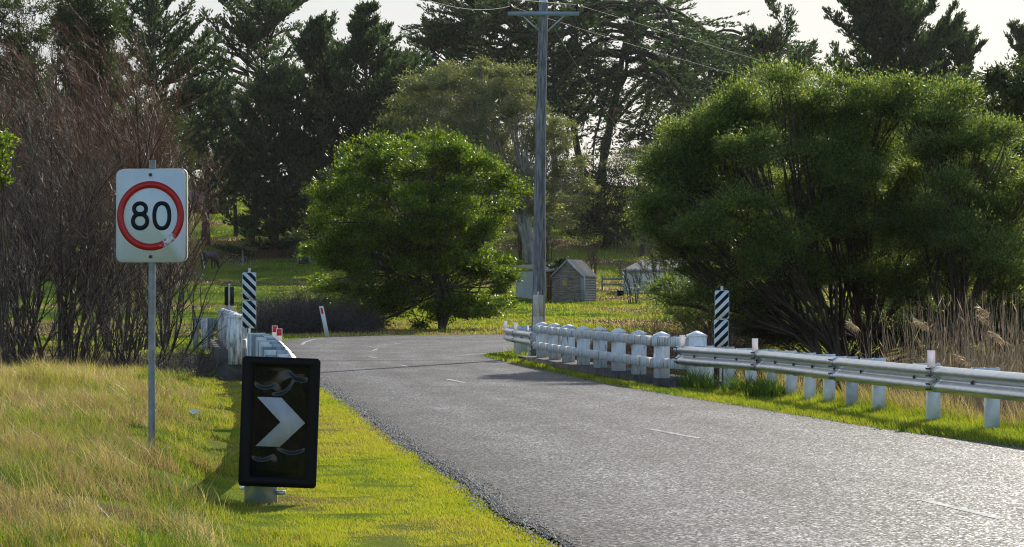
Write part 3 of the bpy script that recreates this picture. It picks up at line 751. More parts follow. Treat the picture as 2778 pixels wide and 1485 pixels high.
# second one shows pale on both panels
last = [o for o in bpy.data.objects if o.name.startswith('width_marker')][-1]
for o in last.children:
    if o.name.startswith('panel'): o.data.materials[1] = M['sign_back']

def guide_post():
    Y = 92.0; x0 = wx(890, Y); t = thing('guide_post', 'leaning white roadside post with a red reflector at the far bend', 'guide post', (x0, Y, 0))
    m = MB(); dx = (873 - 892) / sy(Y)
    V = []
    for z, o in ((-.1, 0), (1.1, dx)):
        for a, b in ((-.05, -.02), (.05, -.02), (.05, .02), (-.05, .02)): V.append((a * 1.5 + o, b, z))
    m.add(V, [(3, 2, 1, 0), (4, 5, 6, 7), (0, 1, 5, 4), (1, 2, 6, 5), (2, 3, 7, 6), (3, 0, 4, 7)])
    m.build('post', simple('post_white', (.75, .78, .8), None, rough=.5), t, world=False)
    m = MB()
    V = []
    for z in (.83, 1.04):
        o = dx * (z + .1) / 1.2
        for a in (-.04, .04): V.append((a + o, -.026, z))
    m.add(V, [(0, 1, 3, 2)]); m.build('reflector', M['red_plate'], t, world=False)
guide_post()

# ------------------------------------------------------------------ power pole and lines
YP = 62.0
def power_pole():
    xb = wx(1456.5, YP); xt = wx(1474, YP); zt = wz(6, YP); z0 = gz(xb, YP)
    t = thing('power_pole', 'tall weathered timber power pole with a pale crossarm behind the right bridge railing', 'power pole', (xb, YP, z0))
    m = MB(); K = 14; P = []; r = []
    for k in range(K):
        u = k / (K - 1); P.append(((xt - xb) * u + .012 * math.sin(u * 7), 0, -.4 + (zt - z0 + .4) * u)); r.append(.168 - .062 * u)
    m.tube(P, r, 20); m.build('pole', M['pole_wood'], t, world=False, smooth=True)
    m = MB(); m.tube([(xt - xb, 0, zt - z0), (xt - xb, 0, zt - z0 + .05)], [.112, .10], 20); m.build('pole_cap', M['galv'], t, world=False)
    za = wz(39, YP) - z0; xa, xc = wx(1378, YP) - xb, wx(1571, YP) - xb
    arm = simple('crossarm_paint', (.22, .30, .36), (.30, .38, .43), 3, .6)
    m = MB(); m.box(((xa + xc) / 2, -.15, za), (xc - xa, .09, .085)); m.build('crossarm', arm, t, world=False)
    for sx_ in (-1, 1):
        m = MB(); cx_ = xt - xb; m.bar((cx_ + sx_ * .50, -.13, za - .04), (cx_ + sx_ * .09, -.13, za - .43), .03, .035); m.build('brace', M['galv'], t, world=False)
    ins = simple('insulator_brown', (.03, .015, .015), None, rough=.2)
    for px in (1384, 1564):
        ix = wx(px, YP) - xb
        m = MB(); m.tube([(ix, -.15, za + .04), (ix, -.15, za + .11), (ix, -.15, za + .12), (ix, -.15, za + .165), (ix, -.15, za + .175), (ix, -.15, za + .215), (ix, -.15, za + .23)],
                         [.018, .018, .10, .085, .06, .05, .02], 14)
        m.build('insulator', ins, t, world=False, smooth=True)
    return z0
power_pole()
wm = simple('wire', (.2, .2, .2), None, rough=.7)
def wire(label, pts, sag=.15, r=.0042, name='power_line'):
    P = []
    for a, b in zip(pts[:-1], pts[1:]):
        for k in range(16):
            u = k / 16; P.append([a[i] + (b[i] - a[i]) * u - (4 * sag * u * (1 - u) if i == 2 else 0) for i in range(3)])
    P.append(pts[-1]); m = MB(); m.tube(P, r, 5); o = m.build(name, wm); return tag(o, label, 'power line', 'power lines')
def p3(px, py, Y): return (wx(px, Y), Y, wz(py, Y))
za_ = YP - .15
wire('overhead wire running right from the pole top insulator, upper of the two', [p3(1200, -16, 40), p3(1564, 13, za_), p3(2480, 292, 112)], .0)
wire('overhead wire running right behind the pole, lower of the two', [p3(1020, -60, 40), p3(1384, 17, za_), p3(2480, 312, 108)], .25)
wire('thin service wire dropping steeply from the crossarm to the trees behind', [p3(1497, 66, za_), p3(1790, 470, 150)], .5, .006)
m = MB(); c = p3(1672, 300, 102); m.box(c, (.14, .10, .22), .3, ry=.6); tag(m.build('wire_tag', simple('tag_red', (.16, .05, .03), None, rough=.6)), 'small reddish box hanging on the thin service wire', 'wire marker')

# ------------------------------------------------------------------ sheds, animals and small things in the paddock
def corr_mat(name, c1, c2, axis='x', pitch=.076, rust=None, rough=.5):
    """corrugated iron: real colour patches, ribs as bump"""
    m, N, L, b = new_mat(name); b.inputs['Roughness'].default_value = rough; b.inputs['Specular IOR Level'].default_value = .25 if rough > .6 else .5
    n = texnoise(N, L, 1.3, 5, .7); r = rampn(N, L, n.outputs[0], [(.35, c1), (.6, c2)] + ([(.72, rust)] if rust else []))
    L.new(r.outputs[0], b.inputs['Base Color']); return m
M['tin_wall'] = corr_mat('tin_wall', (.27, .31, .33), (.36, .40, .42), rust=(.24, .23, .22))
M['tin_dark'] = corr_mat('tin_dark', (.10, .115, .125), (.17, .185, .195), rust=(.12, .10, .09))
M['tin_roof'] = corr_mat('tin_roof', (.09, .095, .10), (.16, .165, .17), rust=(.10, .07, .055), rough=.85)
M['boards_grey'] = simple('weathered_boards', (.09, .07, .055), (.34, .29, .235), 3.2, .85, 0, .3, .4, stretch=(.8, .8, 9), lo=.36, hi=.66)
M['boards_white'] = simple('old_white_boards', (.58, .58, .55), (.80, .82, .82), 2.2, .7, 0, .3, .2, stretch=(.6, .6, 5), lo=.3, hi=.6)
M['trim_grey'] = simple('trim_grey', (.16, .18, .20), (.24, .26, .28), 3, .7)
def corr_sheet(m, o, u, v, nu, nv, W_, H_, amp=.009, pitch=.076, mi=0):
    """corrugated panel: origin o, unit u (across ribs), unit v (along ribs), sizes W_, H_"""
    o = np.array(o, float); u = np.array(u, float); v = np.array(v, float); nn = np.cross(u, v)
    k = int(W_ / (pitch / 4)); V = []
    for i in range(k + 1):
        a = W_ * i / k; d = amp * math.sin(2 * PI * a / pitch)
        V.append(o + u * a + nn * d); V.append(o + u * a + v * H_ + nn * d)
    m.add(V, np.array([(2 * i, 2 * i + 2, 2 * i + 3, 2 * i + 1) for i in range(k)]), mi)
def gable_shed():
    Y = 165.0; x0 = wx((1516 + 1600) / 2, Y); z0 = 1.02
    t = thing('timber_shed', 'small grey timber hut with a steep tin gable roof and one square opening painted as if lit inside', 'shed', (x0, Y, z0), R(-26))
    W_, D, E_, Pk = 2.12, 2.15, 1.62, 2.60
    # weatherboards: front and back as overlapping planks, shaped to the gable
    for nm, y, sg in (('front_wall', -D / 2, -1), ('back_wall', D / 2, 1)):
        m = MB(); hb = .145; z = -.05
        while z < Pk - .02:
            zt = min(z + hb, Pk - .02)
            def hw(zz): return W_ / 2 if zz < E_ else W_ / 2 * max(.01, (Pk - zz) / (Pk - E_))
            segs = [(-1, 1)]
            if sg < 0 and zt > .98 and z < 1.38: segs = [(-1, (-.43) / (W_ / 2)), ((-.02) / (W_ / 2), 1)]
            for a, b in segs:
                xa0, xb0 = a * hw(z) if abs(a) == 1 else a * W_ / 2, b * hw(z) if abs(b) == 1 else b * W_ / 2
                xa1, xb1 = a * hw(zt) if abs(a) == 1 else a * W_ / 2, b * hw(zt) if abs(b) == 1 else b * W_ / 2
                yo = y + sg * .018; yi = y + sg * .004
                V = [(xa0, yo, z), (xb0, yo, z), (xb1, yi, zt), (xa1, yi, zt), (xa0, y - sg * .02, z), (xb0, y - sg * .02, z), (xb1, y - sg * .02, zt), (xa1, y - sg * .02, zt)]
                m.add(V, [(0, 1, 2, 3), (7, 6, 5, 4), (0, 4, 5, 1), (1, 5, 6, 2), (2, 6, 7, 3), (3, 7, 4, 0)])
            z += hb
        m.build(nm, M['boards_grey'], t, world=False)
    for sx_ in (-1, 1):
        m = MB(); k = 0                                                    # side: horizontal corrugated iron
        corr_sheet(m, (sx_ * (W_ / 2 - .01), -D / 2 + .03, -.05), (0, 0, 1), (0, 1, 0), 0, 0, E_ + .02, D - .06, .022, .16)
        m.build('side_wall', M['tin_dark'], t, world=False)
    sl = math.hypot(W_ / 2 + .10, (Pk - E_) * (W_ / 2 + .10) / (W_ / 2)); an = math.atan2(Pk - E_, W_ / 2)
    rf = None
    for sx_ in (-1, 1):
        m = MB(); corr_sheet(m, (0, -D / 2 - .08, Pk + .05), (0, 1, 0), (sx_ * math.cos(an), 0, -math.sin(an)), 0, 0, D + .16, sl, .014, .15)
        m.build('roof', M['tin_roof'], t, world=False)
        for yy in (-D / 2 - .085,):
            m = MB(); m.bar((0, yy, Pk + .0), (sx_ * sl * math.cos(an), yy, Pk - sl * math.sin(an)), .03, .12); m.build('barge_board', M['trim_grey'], t, world=False)
    m = MB(); m.box((W_ / 2 + .01, -D / 2 - .0, E_ / 2 - .03), (.30, .05, E_ + .02)); m.build('corner_board', M['trim_grey'], t, world=False)
    m = MB()
    x_, z_ = -.225, 1.20
    for c, d in (((x_, -D / 2 - .02, z_ + .24), (.50, .05, .05)), ((x_, -D / 2 - .02, z_ - .25), (.50, .05, .05)), ((x_ - .24, -D / 2 - .02, z_), (.05, .05, .5)), ((x_ + .24, -D / 2 - .02, z_), (.05, .05, .5))): m.box(c, d)
    wf = m.build('window', M['trim_grey'], t, world=False)
    bo = simple('boards_painted_lit', (.42, .20, .07), (.60, .34, .14), 4, .7, stretch=(1, 1, 6))  # orange painted on to stand for the lit brown seen through the opening
    m = MB()
    for k in range(4): m.box((x_ + (k % 2) * .01, -D / 2 + .01, z_ - .17 + k * .118), (.43, .02, .112), 0)
    m.build('painted_lit_infill', bo, wf, world=False)
gable_shed()
def skillion_shed():
    Y = 168.0; s_ = sy(Y); xl, xr = wx(1398, Y), wx(1512, Y); z0 = 1.05
    t = thing('tin_shed', 'low corrugated tin lean-to with a dark red door, left of the timber hut', 'shed', (wx(1475, Y - 1.5), Y - 1.5, z0))
    # near corner at px 1475; long side runs back-left, front runs right
    A = np.array([0, 0, 0.]); Lf = np.array([(1399 - CX) / sy(Y + 3.5) * 1.0 - wx(1475, Y - 1.5), 5.0, 0]); Rt = np.array([1.05, .15, 0])
    h0, h1 = 1.98, 2.02
    m = MB(); u = Lf / np.linalg.norm(Lf); corr_sheet(m, (0, 0, -.1), u, (0, 0, 1), 0, 0, np.linalg.norm(Lf), h0 + .02, .012, .09)
    m.build('side_wall', M['tin_wall'], t, world=False)
    ur = Rt / np.linalg.norm(Rt)
    m = MB(); m.box((.08, .02, .93), (.14, .04, 2.05)); m.build('corner_panel', simple('pale_panel', (.30, .36, .41), (.38, .44, .48), 3, .6), t, world=False)
    m = MB()
    for k in range(5): m.box((.22 + k * .105, .04, .95), (.10, .03, 1.95))
    d = m.build('door', M['red_door'], t, world=False)
    m = MB(); m.box((.42, .01, .95), (.56, .02, .04)); m.build('crossbar', M['wood_grey'], d, world=False)
    for x_ in (.76, .95):
        m = MB(); m.box((x_, .03, .95), (.07, .07, 2.0)); m.build('frame_post', M['wood_grey'], t, world=False)
    m = MB(); m.box((1.35, .12, .95), (.8, .05, 1.95)); m.build('front_wall', simple('dark_boards', (.03, .025, .022), None, rough=.9), t, world=False)
    m = MB(); fr = np.array([-.12, -.15, h0 - .06]); a2 = Lf * 1.04 + np.array([-.05, 0, h0 + .30])
    V = [fr, Rt * 2.0 + np.array([0, -.15, h0 - .05]), Rt * 2.0 + Lf * 1.0 + np.array([.7, 0, h0 + .52]), a2]
    vv = unit(a2 - fr); n_ = 34
    for k in range(n_):
        u0, u1 = k / n_, (k + .5) / n_; u2 = (k + 1) / n_
        for (p, q, dz0, dz1) in ((u0, u1, 0, .03), (u1, u2, .03, 0)):
            P4 = [V[0] * (1 - p) + V[1] * p, V[0] * (1 - q) + V[1] * q, V[3] * (1 - q) + V[2] * q, V[3] * (1 - p) + V[2] * p]
            P4 = [P4[0] + [0, 0, dz0], P4[1] + [0, 0, dz1], P4[2] + [0, 0, dz1], P4[3] + [0, 0, dz0]]
            m.add(P4, [(0, 1, 2, 3)])
    mr = corr_mat('mossy_roof', (.30, .31, .31), (.22, .20, .16), rust=(.08, .08, .025), rough=.85); m.build('roof', mr, t, world=False)
    m = MB(); m.bar(tuple(fr + [0, 0, -.02]), tuple(V[1] + [0, 0, -.02]), .05, .08); m.build('fascia', M['wood_grey'], t, world=False)
skillion_shed()
def white_shed():
    Y = 176.0; x0 = wx(1697, Y); x1 = wx(1905, Y); z0 = gz(x0, Y) - .02
    zb = CAMZ - (803 - HY) / sy(Y); t = thing('white_shed', 'weathered white boarded shed behind bare twigs, right of the timber hut', 'shed', (x0, Y, zb))
    W_ = x1 - x0; D = 4.0; Hh = 1.75
    for nm, y, sg in (('front_wall', 0, -1),):
        m = MB(); z = -.3
        while z < Hh: 
            V = [(0, -.022, z), (W_, -.022, z), (W_, -.004, z + .105), (0, -.004, z + .105), (0, .03, z), (W_, .03, z), (W_, .03, z + .105), (0, .03, z + .105)]
            m.add(V, [(0, 1, 2, 3), (7, 6, 5, 4), (0, 4, 5, 1), (1, 5, 6, 2), (2, 6, 7, 3), (3, 7, 4, 0)]); z += .107
        m.build(nm, M['boards_white'], t, world=False)
    m = MB(); m.box((-.01, D / 2, Hh / 2 - .1), (.04, D - .1, Hh + .2)); m.box((W_ + .01, D / 2, Hh / 2 - .1), (.04, D - .1, Hh + .2)); m.build('side_wall', M['boards_white'], t, world=False)
    m = MB(); pk = .75
    m.add([(-.15, -.2, Hh), (W_ + .15, -.2, Hh), (W_ - 1.2, D / 2, Hh + pk), (1.2, D / 2, Hh + pk), (-.15, D + .2, Hh), (W_ + .15, D + .2, Hh)], [(0, 1, 2, 3), (0, 3, 4), (1, 5, 2), (4, 3, 2, 5)])
    m.build('roof', M['tin_roof'], t, world=False)
    m = MB(); m.box((W_ / 2, -.2, Hh - .07), (W_ + .3, .04, .13)); m.build('fascia', M['trim_grey'], t, world=False)
    b = thing('barrel', 'pale dented drum standing against the white shed', 'barrel', (x0 + 1.15, Y - .5, gz(x0 + 1.15, Y - .5)))
    m = MB(); m.tube([(0, 0, 0), (0, 0, .28), (0, 0, .30), (0, 0, .32), (0, 0, .58), (0, 0, .60), (0, 0, .62), (0, 0, .88)], [.27, .27, .29, .27, .27, .29, .27, .27], 18)
    m.build('drum', simple('drum_paint', (.34, .33, .34), (.22, .17, .15), 3, .5), b, world=False)
white_shed()
def dark_box():
    Y = 172; t = thing('black_crate', 'low black crate on the grass between the timber hut and the white shed', 'crate', (wx(1683, Y), Y, gz(wx(1683, Y), Y)))
    m = MB(); m.box((0, 0, .12), (.42, .4, .30)); m.box((0, 0, .285), (.46, .44, .05)); m.build('body', M['black_paint'], t, world=False)
dark_box()
def far_shed():
    Y = 306.0; x0 = wx(512, Y); x1 = wx(628, Y); zb = CAMZ - (551 - HY) / sy(Y); t = thing('far_shed', 'flat grey shed with dark openings on the far left hillside', 'shed', (x0, Y, zb))
    W_ = x1 - x0; m = MB(); corr_sheet(m, (0, 0, -1), (1, 0, 0), (0, 0, 1), 0, 0, W_, 3.3, .02, .3); m.box((W_ - .03, 2.5, .65), (.06, 5, 3.3)); m.build('wall', simple('shed_grey', (.17, .18, .21), (.23, .24, .27), 1, .7), t, world=False)
    m = MB(); m.add([(-.2, -.3, 2.3), (W_ + .2, -.3, 2.3), (W_ + .2, 5.2, 2.75), (-.2, 5.2, 2.75), (-.2, -.3, 2.2), (W_ + .2, -.3, 2.2), (W_ + .2, 5.2, 2.65), (-.2, 5.2, 2.65)],
                    [(0, 1, 2, 3), (7, 6, 5, 4), (0, 4, 5, 1), (1, 5, 6, 2), (2, 6, 7, 3), (3, 7, 4, 0)]); m.build('roof', M['tin'], t, world=False)
    for xx, ww in ((.5, .55), (2.4, .8), (3.55, .5)):
        m = MB(); m.box((xx + ww / 2, -.04, 1.0), (ww, .03, 1.5)); m.build('opening', simple('dark_opening', (.07, .075, .09), None), t, world=False)
far_shed()

def haystack():
    Y = 236.0; x0 = wx(752, Y); z0 = gz(x0, Y); t = thing('haystack', 'rounded brown heap of old hay at the edge of the dark trees', 'haystack', (x0, Y, z0))
    hm = leafy('hay', [(0, (.10, .06, .035)), (.5, (.19, .13, .08)), (1, (.32, .24, .15))], .15, .8, .2, 1, attr=False, yellow=(1, 1, 1))
    n, k = 40, 12; V = []
    for j in range(k + 1):
        a = PI / 2 * j / k
        for i in range(n):
            th = 2 * PI * i / n; rr = 1.85 * math.cos(a) ** .8 * (1 + .06 * math.sin(3 * th + j)); V.append((rr * math.cos(th), rr * .8 * math.sin(th), 1.45 * math.sin(a) ** 1.15 - .15))
    Fc = [(j * n + i, j * n + (i + 1) % n, (j + 1) * n + (i + 1) % n, (j + 1) * n + i) for j in range(k) for i in range(n)]
    m = MB(); m.add(V, Fc); core = m.build('heap', hm, t, world=False)
    g = np.random.default_rng(8); N_ = 9000; th = g.uniform(0, 2 * PI, N_); a = g.uniform(0, PI / 2, N_); rr = 1.9 * np.cos(a) ** .8
    pos = np.stack([rr * np.cos(th), rr * .8 * np.sin(th), 1.45 * np.sin(a) ** 1.15 - .12], 1)
    d = unit(pos * [1, 1, .3] * .4 + g.normal(size=(N_, 3)) * .8 - [0, 0, .7])
    link('straw', quad_mesh('straw', leaf_cards(pos, d, .35, .03, g)), hm, t)
haystack()

def skin(name, joints, edges, mat_, parent, sub=2):
    me = bpy.data.meshes.new(name); me.from_pydata([j[:3] for j in joints], edges, []); me.update()
    o = link(name, me, mat_, parent)
    md = o.modifiers.new('skin', 'SKIN'); md.use_smooth_shade = True
    for k, j in enumerate(joints):
        v = me.skin_vertices[0].data[k]; r = j[3]; v.radius = (r, j[4] if len(j) > 4 else r); v.use_root = (k == 0)
    s2 = o.modifiers.new('sub', 'SUBSURF'); s2.levels = sub; s2.render_levels = sub
    return o
def horse():
    Y = 220.0; x0 = wx(566, Y); z0 = gz(x0, Y)
    t = thing('horse', 'dark brown horse in a purplish rug grazing head down in the left paddock', 'horse', (x0, Y, z0), R(62))
    hb = simple('horse_coat', (.030, .018, .014), None, rough=.6)
    J = [(0, 0, 1.22, .30, .27), (.45, 0, 1.25, .28, .26), (.78, 0, 1.18, .25, .24), (1.05, 0, .98, .15, .13), (1.28, 0, .66, .12, .10), (1.42, 0, .40, .10, .12), (1.52, 0, .20, .07, .09), (1.56, 0, .08, .05, .06),
         (-.40, 0, 1.25, .29, .28), (-.68, 0, 1.22, .22, .22)]
    Eg = [(0, 1), (1, 2), (2, 3), (3, 4), (4, 5), (5, 6), (6, 7), (0, 8), (8, 9)]
    def leg(x, y, hind, step=0):
        b = len(J); rt = 9 if hind else 2
        if hind: pts = [(x + .02, y * .8, .98, .15), (x + .10, y, .78, .11), (x - .10, y, .50, .065), (x - .04 + step, y, .16, .045), (x + .0 + step, y, .03, .06)]
        else: pts = [(x, y * .8, .88, .12), (x - .01, y, .62, .07), (x + .01, y, .44, .06), (x + step, y, .14, .042), (x + .03 + step, y, .03, .06)]
        for k, p in enumerate(pts): J.append(p); Eg.append((rt if k == 0 else b + k - 1, b + k))
    leg(.72, .17, False, .08); leg(.70, -.17, False, -.12); leg(-.66, .17, True, .05); leg(-.70, -.17, True, -.15)
    for s_ in (-1, 1): J.append((1.25, .09 * s_, .80, .03)); Eg.append((4, len(J) - 1))      # ears
    skin('body', J, Eg, hb, t)
    rm = simple('horse_rug', (.085, .045, .085), (.13, .08, .13), 3, .6)
    V = []; nx, na = 14, 15
    for i in range(nx):
        u = i / (nx - 1); x = -.98 + 1.85 * u; rr = .335 - .03 * abs(u - .5) * 2; zc = 1.24 + .01 * math.sin(u * PI)
        for j in range(na):
            a = R(-118 + 236 * j / (na - 1)); V.append((x, rr * math.sin(a) * .93, zc + (rr * math.cos(a) if abs(a) < PI / 2 else -.42 * (abs(a) - PI / 2))))
    Fc = np.array([(i * na + j, i * na + j + 1, (i + 1) * na + j + 1, (i + 1) * na + j) for i in range(nx - 1) for j in range(na - 1)])
    m = MB(); m.add(V, Fc); o = m.build('rug', rm, t, world=False, smooth=True); so_ = o.modifiers.new('sol', 'SOLIDIFY'); so_.thickness = .015
    m = MB(); m.tube([(-.88, 0, 1.18), (-1.02, 0, 1.0), (-1.05, .02, .72), (-1.02, .03, .45)], [.05, .07, .08, .03], 8); m.build('tail', hb, t, world=False, smooth=True)
horse()

def post_thing(px, pyb, pyt, Y, label, wd=.11, matk='wood_grey', name='fence_post', cat='fence post'):
    x = wx(px, Y); z0 = gz(x, Y); zt = wz(pyt, Y); t = thing(name, label, cat, (x, Y, z0), 0, 'fence posts in the paddock')
    m = MB(); m.tube([(0, 0, -.3), (.01, 0, (zt - z0) / 2), (0, 0, zt - z0)], [wd / 2, wd / 2 * .95, wd / 2 * .85], 8); m.build('post', M[matk], t, world=False)
post_thing(658, 728, 680, 224, 'pale upright fence post standing alone left of the haystack', .15, 'bark_pale')
post_thing(1645, 707, 686, 240, 'pale fence post on the slope above the timber hut', .14, 'bark_pale')
post_thing(1514, 700, 672, 236, 'thin dark fence post just right of the power pole on the slope', .10)
post_thing(1398, 701, 676, 236, 'thin dark fence post on the slope left of the power pole', .10)
post_thing(1730, 820, 778, 160, 'thin dark stake in the grass in front of the white shed', .06)
def bin_():
    Y = 226.0; x = wx(817, Y); z0 = gz(x, Y); t = thing('timber_bin', 'dark weathered timber bin at the left edge of the round green tree', 'bin', (x, Y, z0))
    m = MB(); h = wz(690, Y) - z0
    m.box((-.28, 0, h / 2), (.16, .14, h)); m.box((.75, 0, h / 2 - .05), (.14, .14, h - .1)); m.build('post', M['wood_grey'], t, world=False)
    m = MB()
    for k in range(5): m.box((.25, .08, .15 + k * (h - .25) / 4.6), (1.05, .05, (h - .25) / 4.9))
    m.build('boards', simple('boards_dark', (.05, .04, .04), (.09, .075, .07), 4, .9), t, world=False)
bin_()
def rail_fence():
    Y = 181.0; xa, xb = wx(1632, Y), wx(1700, Y); t = thing('rail_fence', 'two-rail timber fence joining the timber hut and the white shed', 'fence', (xa, Y, gz(xa, Y)))
    L_ = xb - xa
    for py in (757, 772):
        m = MB(); z = wz(py, Y) - t.location.z; m.bar((0, 0, z), (L_, 0, z - .02), .05, .14); m.build('rail', M['wood_grey'], t, world=False)
    for x in (.05, L_ - .05):
        m = MB(); m.box((x, .08, .45), (.12, .12, 1.2)); m.build('post', M['wood_grey'], t, world=False)
rail_fence()

# ------------------------------------------------------------------ trees
def tree_thing(name, label, x, y, trunkP, trunkV, crownV, barkm, leafm, group=None, cat='tree', z=None, rz=0, sc_=1.0, tint=None, extra=None):
    z = gz(x, y) if z is None else z
    t = thing(name, label, cat, (x, y, z), rz, group); t.scale = (sc_, sc_, sc_)
    if trunkV is not None:
        V, Q = trunkV; link('trunk', raw_mesh('trunk', V, Q.ravel(), np.full(len(Q), 4), True), barkm, t)
    if crownV is not None: link('crown', quad_mesh('crown', crownV), leafm, t)
    if extra is not None:
        V, Q = extra; link('twigs', raw_mesh('twigs', V, Q.ravel(), np.full(len(Q), 4)), leafm, t)
    return t
def copy_thing(src, label, x, y, rz=0, s=1.0, sz=None, z=None):
    c = src.copy(); col.objects.link(c); c['label'] = label; c.location = (x, y, gz(x, y) if z is None else z); c.rotation_euler = (0, 0, rz); c.scale = (s, s, sz or s)
    for ch in src.children:
        d = ch.copy(); col.objects.link(d); d.parent = c
        for g_ in ch.children:
            e = g_.copy(); col.objects.link(e); e.parent = d
    return c

def cat_tubes(lst):
    Vs, Qs, n = [], [], 0
    for V, Q in lst: Vs.append(V); Qs.append(Q + n); n += len(V)
    return np.vstack(Vs), np.vstack(Qs)

def cypress(seed, H, rad, t_lo=.05, nl=90, elev=(15, 60), prof=None, dens=1.0, flat=.0, leaders=1, trunk_r=.45, card=(.50, .17), lean=0.0, bare=.25, tipup=.32):
    """Monterey cypress: limbs reaching up and out, foliage in ragged sprays with pointed tips"""
    g = np.random.default_rng(seed); tb = []
    k = 9; tr = np.zeros((leaders, k + 1, 3)); 
    for l in range(leaders):
        a = g.uniform(0, 2 * PI); sp = (0 if leaders == 1 else g.uniform(.25, .45) * rad)
        for j in range(k + 1):
            u = j / k; tr[l, j] = (math.cos(a) * sp * u ** 1.3 + lean * u + g.normal() * .12, math.sin(a) * sp * u ** 1.3 + g.normal() * .12, H * u * (1 if l == 0 else g.uniform(.8, .97)))
        tr[l, 0] = (0, 0, -.6)
    rr = trunk_r * np.linspace(1, .06, k + 1)[None].repeat(leaders, 0) * (1 if leaders == 1 else .7)
    tb.append(tubes(tr, rr, 8))
    n = nl; ti = g.uniform(0, 1, n) ** .9; t = t_lo + (1 - t_lo) * ti * .985; li = g.integers(0, leaders, n)
    pr = prof if prof else (lambda q: (1 - q) ** .6)
    Lm = rad * np.array([pr(q) for q in ti]) * g.uniform(.55, 1.22, n) + .4
    f = t * k; i = np.minimum(f.astype(int), k - 1); u = (f - i)[:, None]
    pos = tr[li, i] * (1 - u) + tr[li, i + 1] * u
    az = g.uniform(0, 2 * PI, n); el = R(elev[0]) + (R(elev[1]) - R(elev[0])) * ti ** 1.2 + g.normal(size=n) * .12
    d = np.stack([np.cos(az) * np.cos(el), np.sin(az) * np.cos(el), np.sin(el)], 1)
    P1, R1 = poly(pos, d, Lm, .035 + .016 * Lm, g, 8, .16, tipup - flat * 1.1, taper=.15); tb.append(tubes(P1, R1, 5))
    # fronds: side branches lie in the plane of the limb and shorten to a pointed tip
    nb = int(22 * dens) + 4; pi = np.repeat(np.arange(n), nb); tt = np.tile(np.linspace(0, 1, nb), n) * (1 - bare) + bare; tt = np.clip(tt + g.normal(size=len(tt)) * .02, bare * .8, .995)
    ff = tt * 8; ii = np.minimum(ff.astype(int), 7); uu = (ff - ii)[:, None]
    q = P1[pi, ii] * (1 - uu) + P1[pi, ii + 1] * uu; tan = unit(P1[pi, ii + 1] - P1[pi, ii]); sd_ = unit(np.cross(tan, np.array([0, 0, 1.]))); sgn = np.where(np.arange(len(pi)) % 2 == 0, 1, -1)[:, None]
    a = g.uniform(.55, .95, len(pi))[:, None]
    d2 = unit(tan * np.cos(a) + sd_ * sgn * np.sin(a) + np.array([0, 0, .22]) + g.normal(size=q.shape) * [.12, .12, .22])
    env = (1 - tt) ** .75 * (1 - np.exp(-(tt - bare * .7) * 9)) + .03
    L2 = (.42 * Lm[pi] * env + .25) * g.uniform(.6, 1.15, len(pi))
    P2, R2 = poly(q, d2, L2, np.full(len(pi), .022), g, 3, .2, .35 * (1 - flat)); tb.append(tubes(P2, R2, 3))
    cards = []
    def spray(P, cnt, wts):
        m = len(P); K = P.shape[1]; c_ = np.maximum(1, (cnt * wts).astype(int)); pj = np.repeat(np.arange(m), c_); t_ = g.uniform(.0, 1.05, len(pj)); f_ = np.minimum(t_, .999) * (K - 1); i_ = np.minimum(f_.astype(int), K - 2); u_ = (f_ - i_)[:, None]
        q_ = P[pj, i_] * (1 - u_) + P[pj, i_ + 1] * u_; tn_ = unit(P[pj, i_ + 1] - P[pj, i_])
        dd = unit(tn_ + g.normal(size=q_.shape) * .42 * [1, 1, .6] + np.array([0, 0, .32]))
        q_ = q_ + g.normal(size=q_.shape) * np.array([.11, .11, .08])
        cards.append(leaf_cards(q_, dd, card[0] * g.uniform(.45, 1.15, len(q_)), card[1] * g.uniform(.7, 1.3, len(q_)), g, .2 + flat * .6))
    spray(P2, 22 * dens, L2 / 1.1); spray(P1[:, 4:], 40 * dens, Lm / 5)
    return cat_tubes(tb), np.vstack(cards)

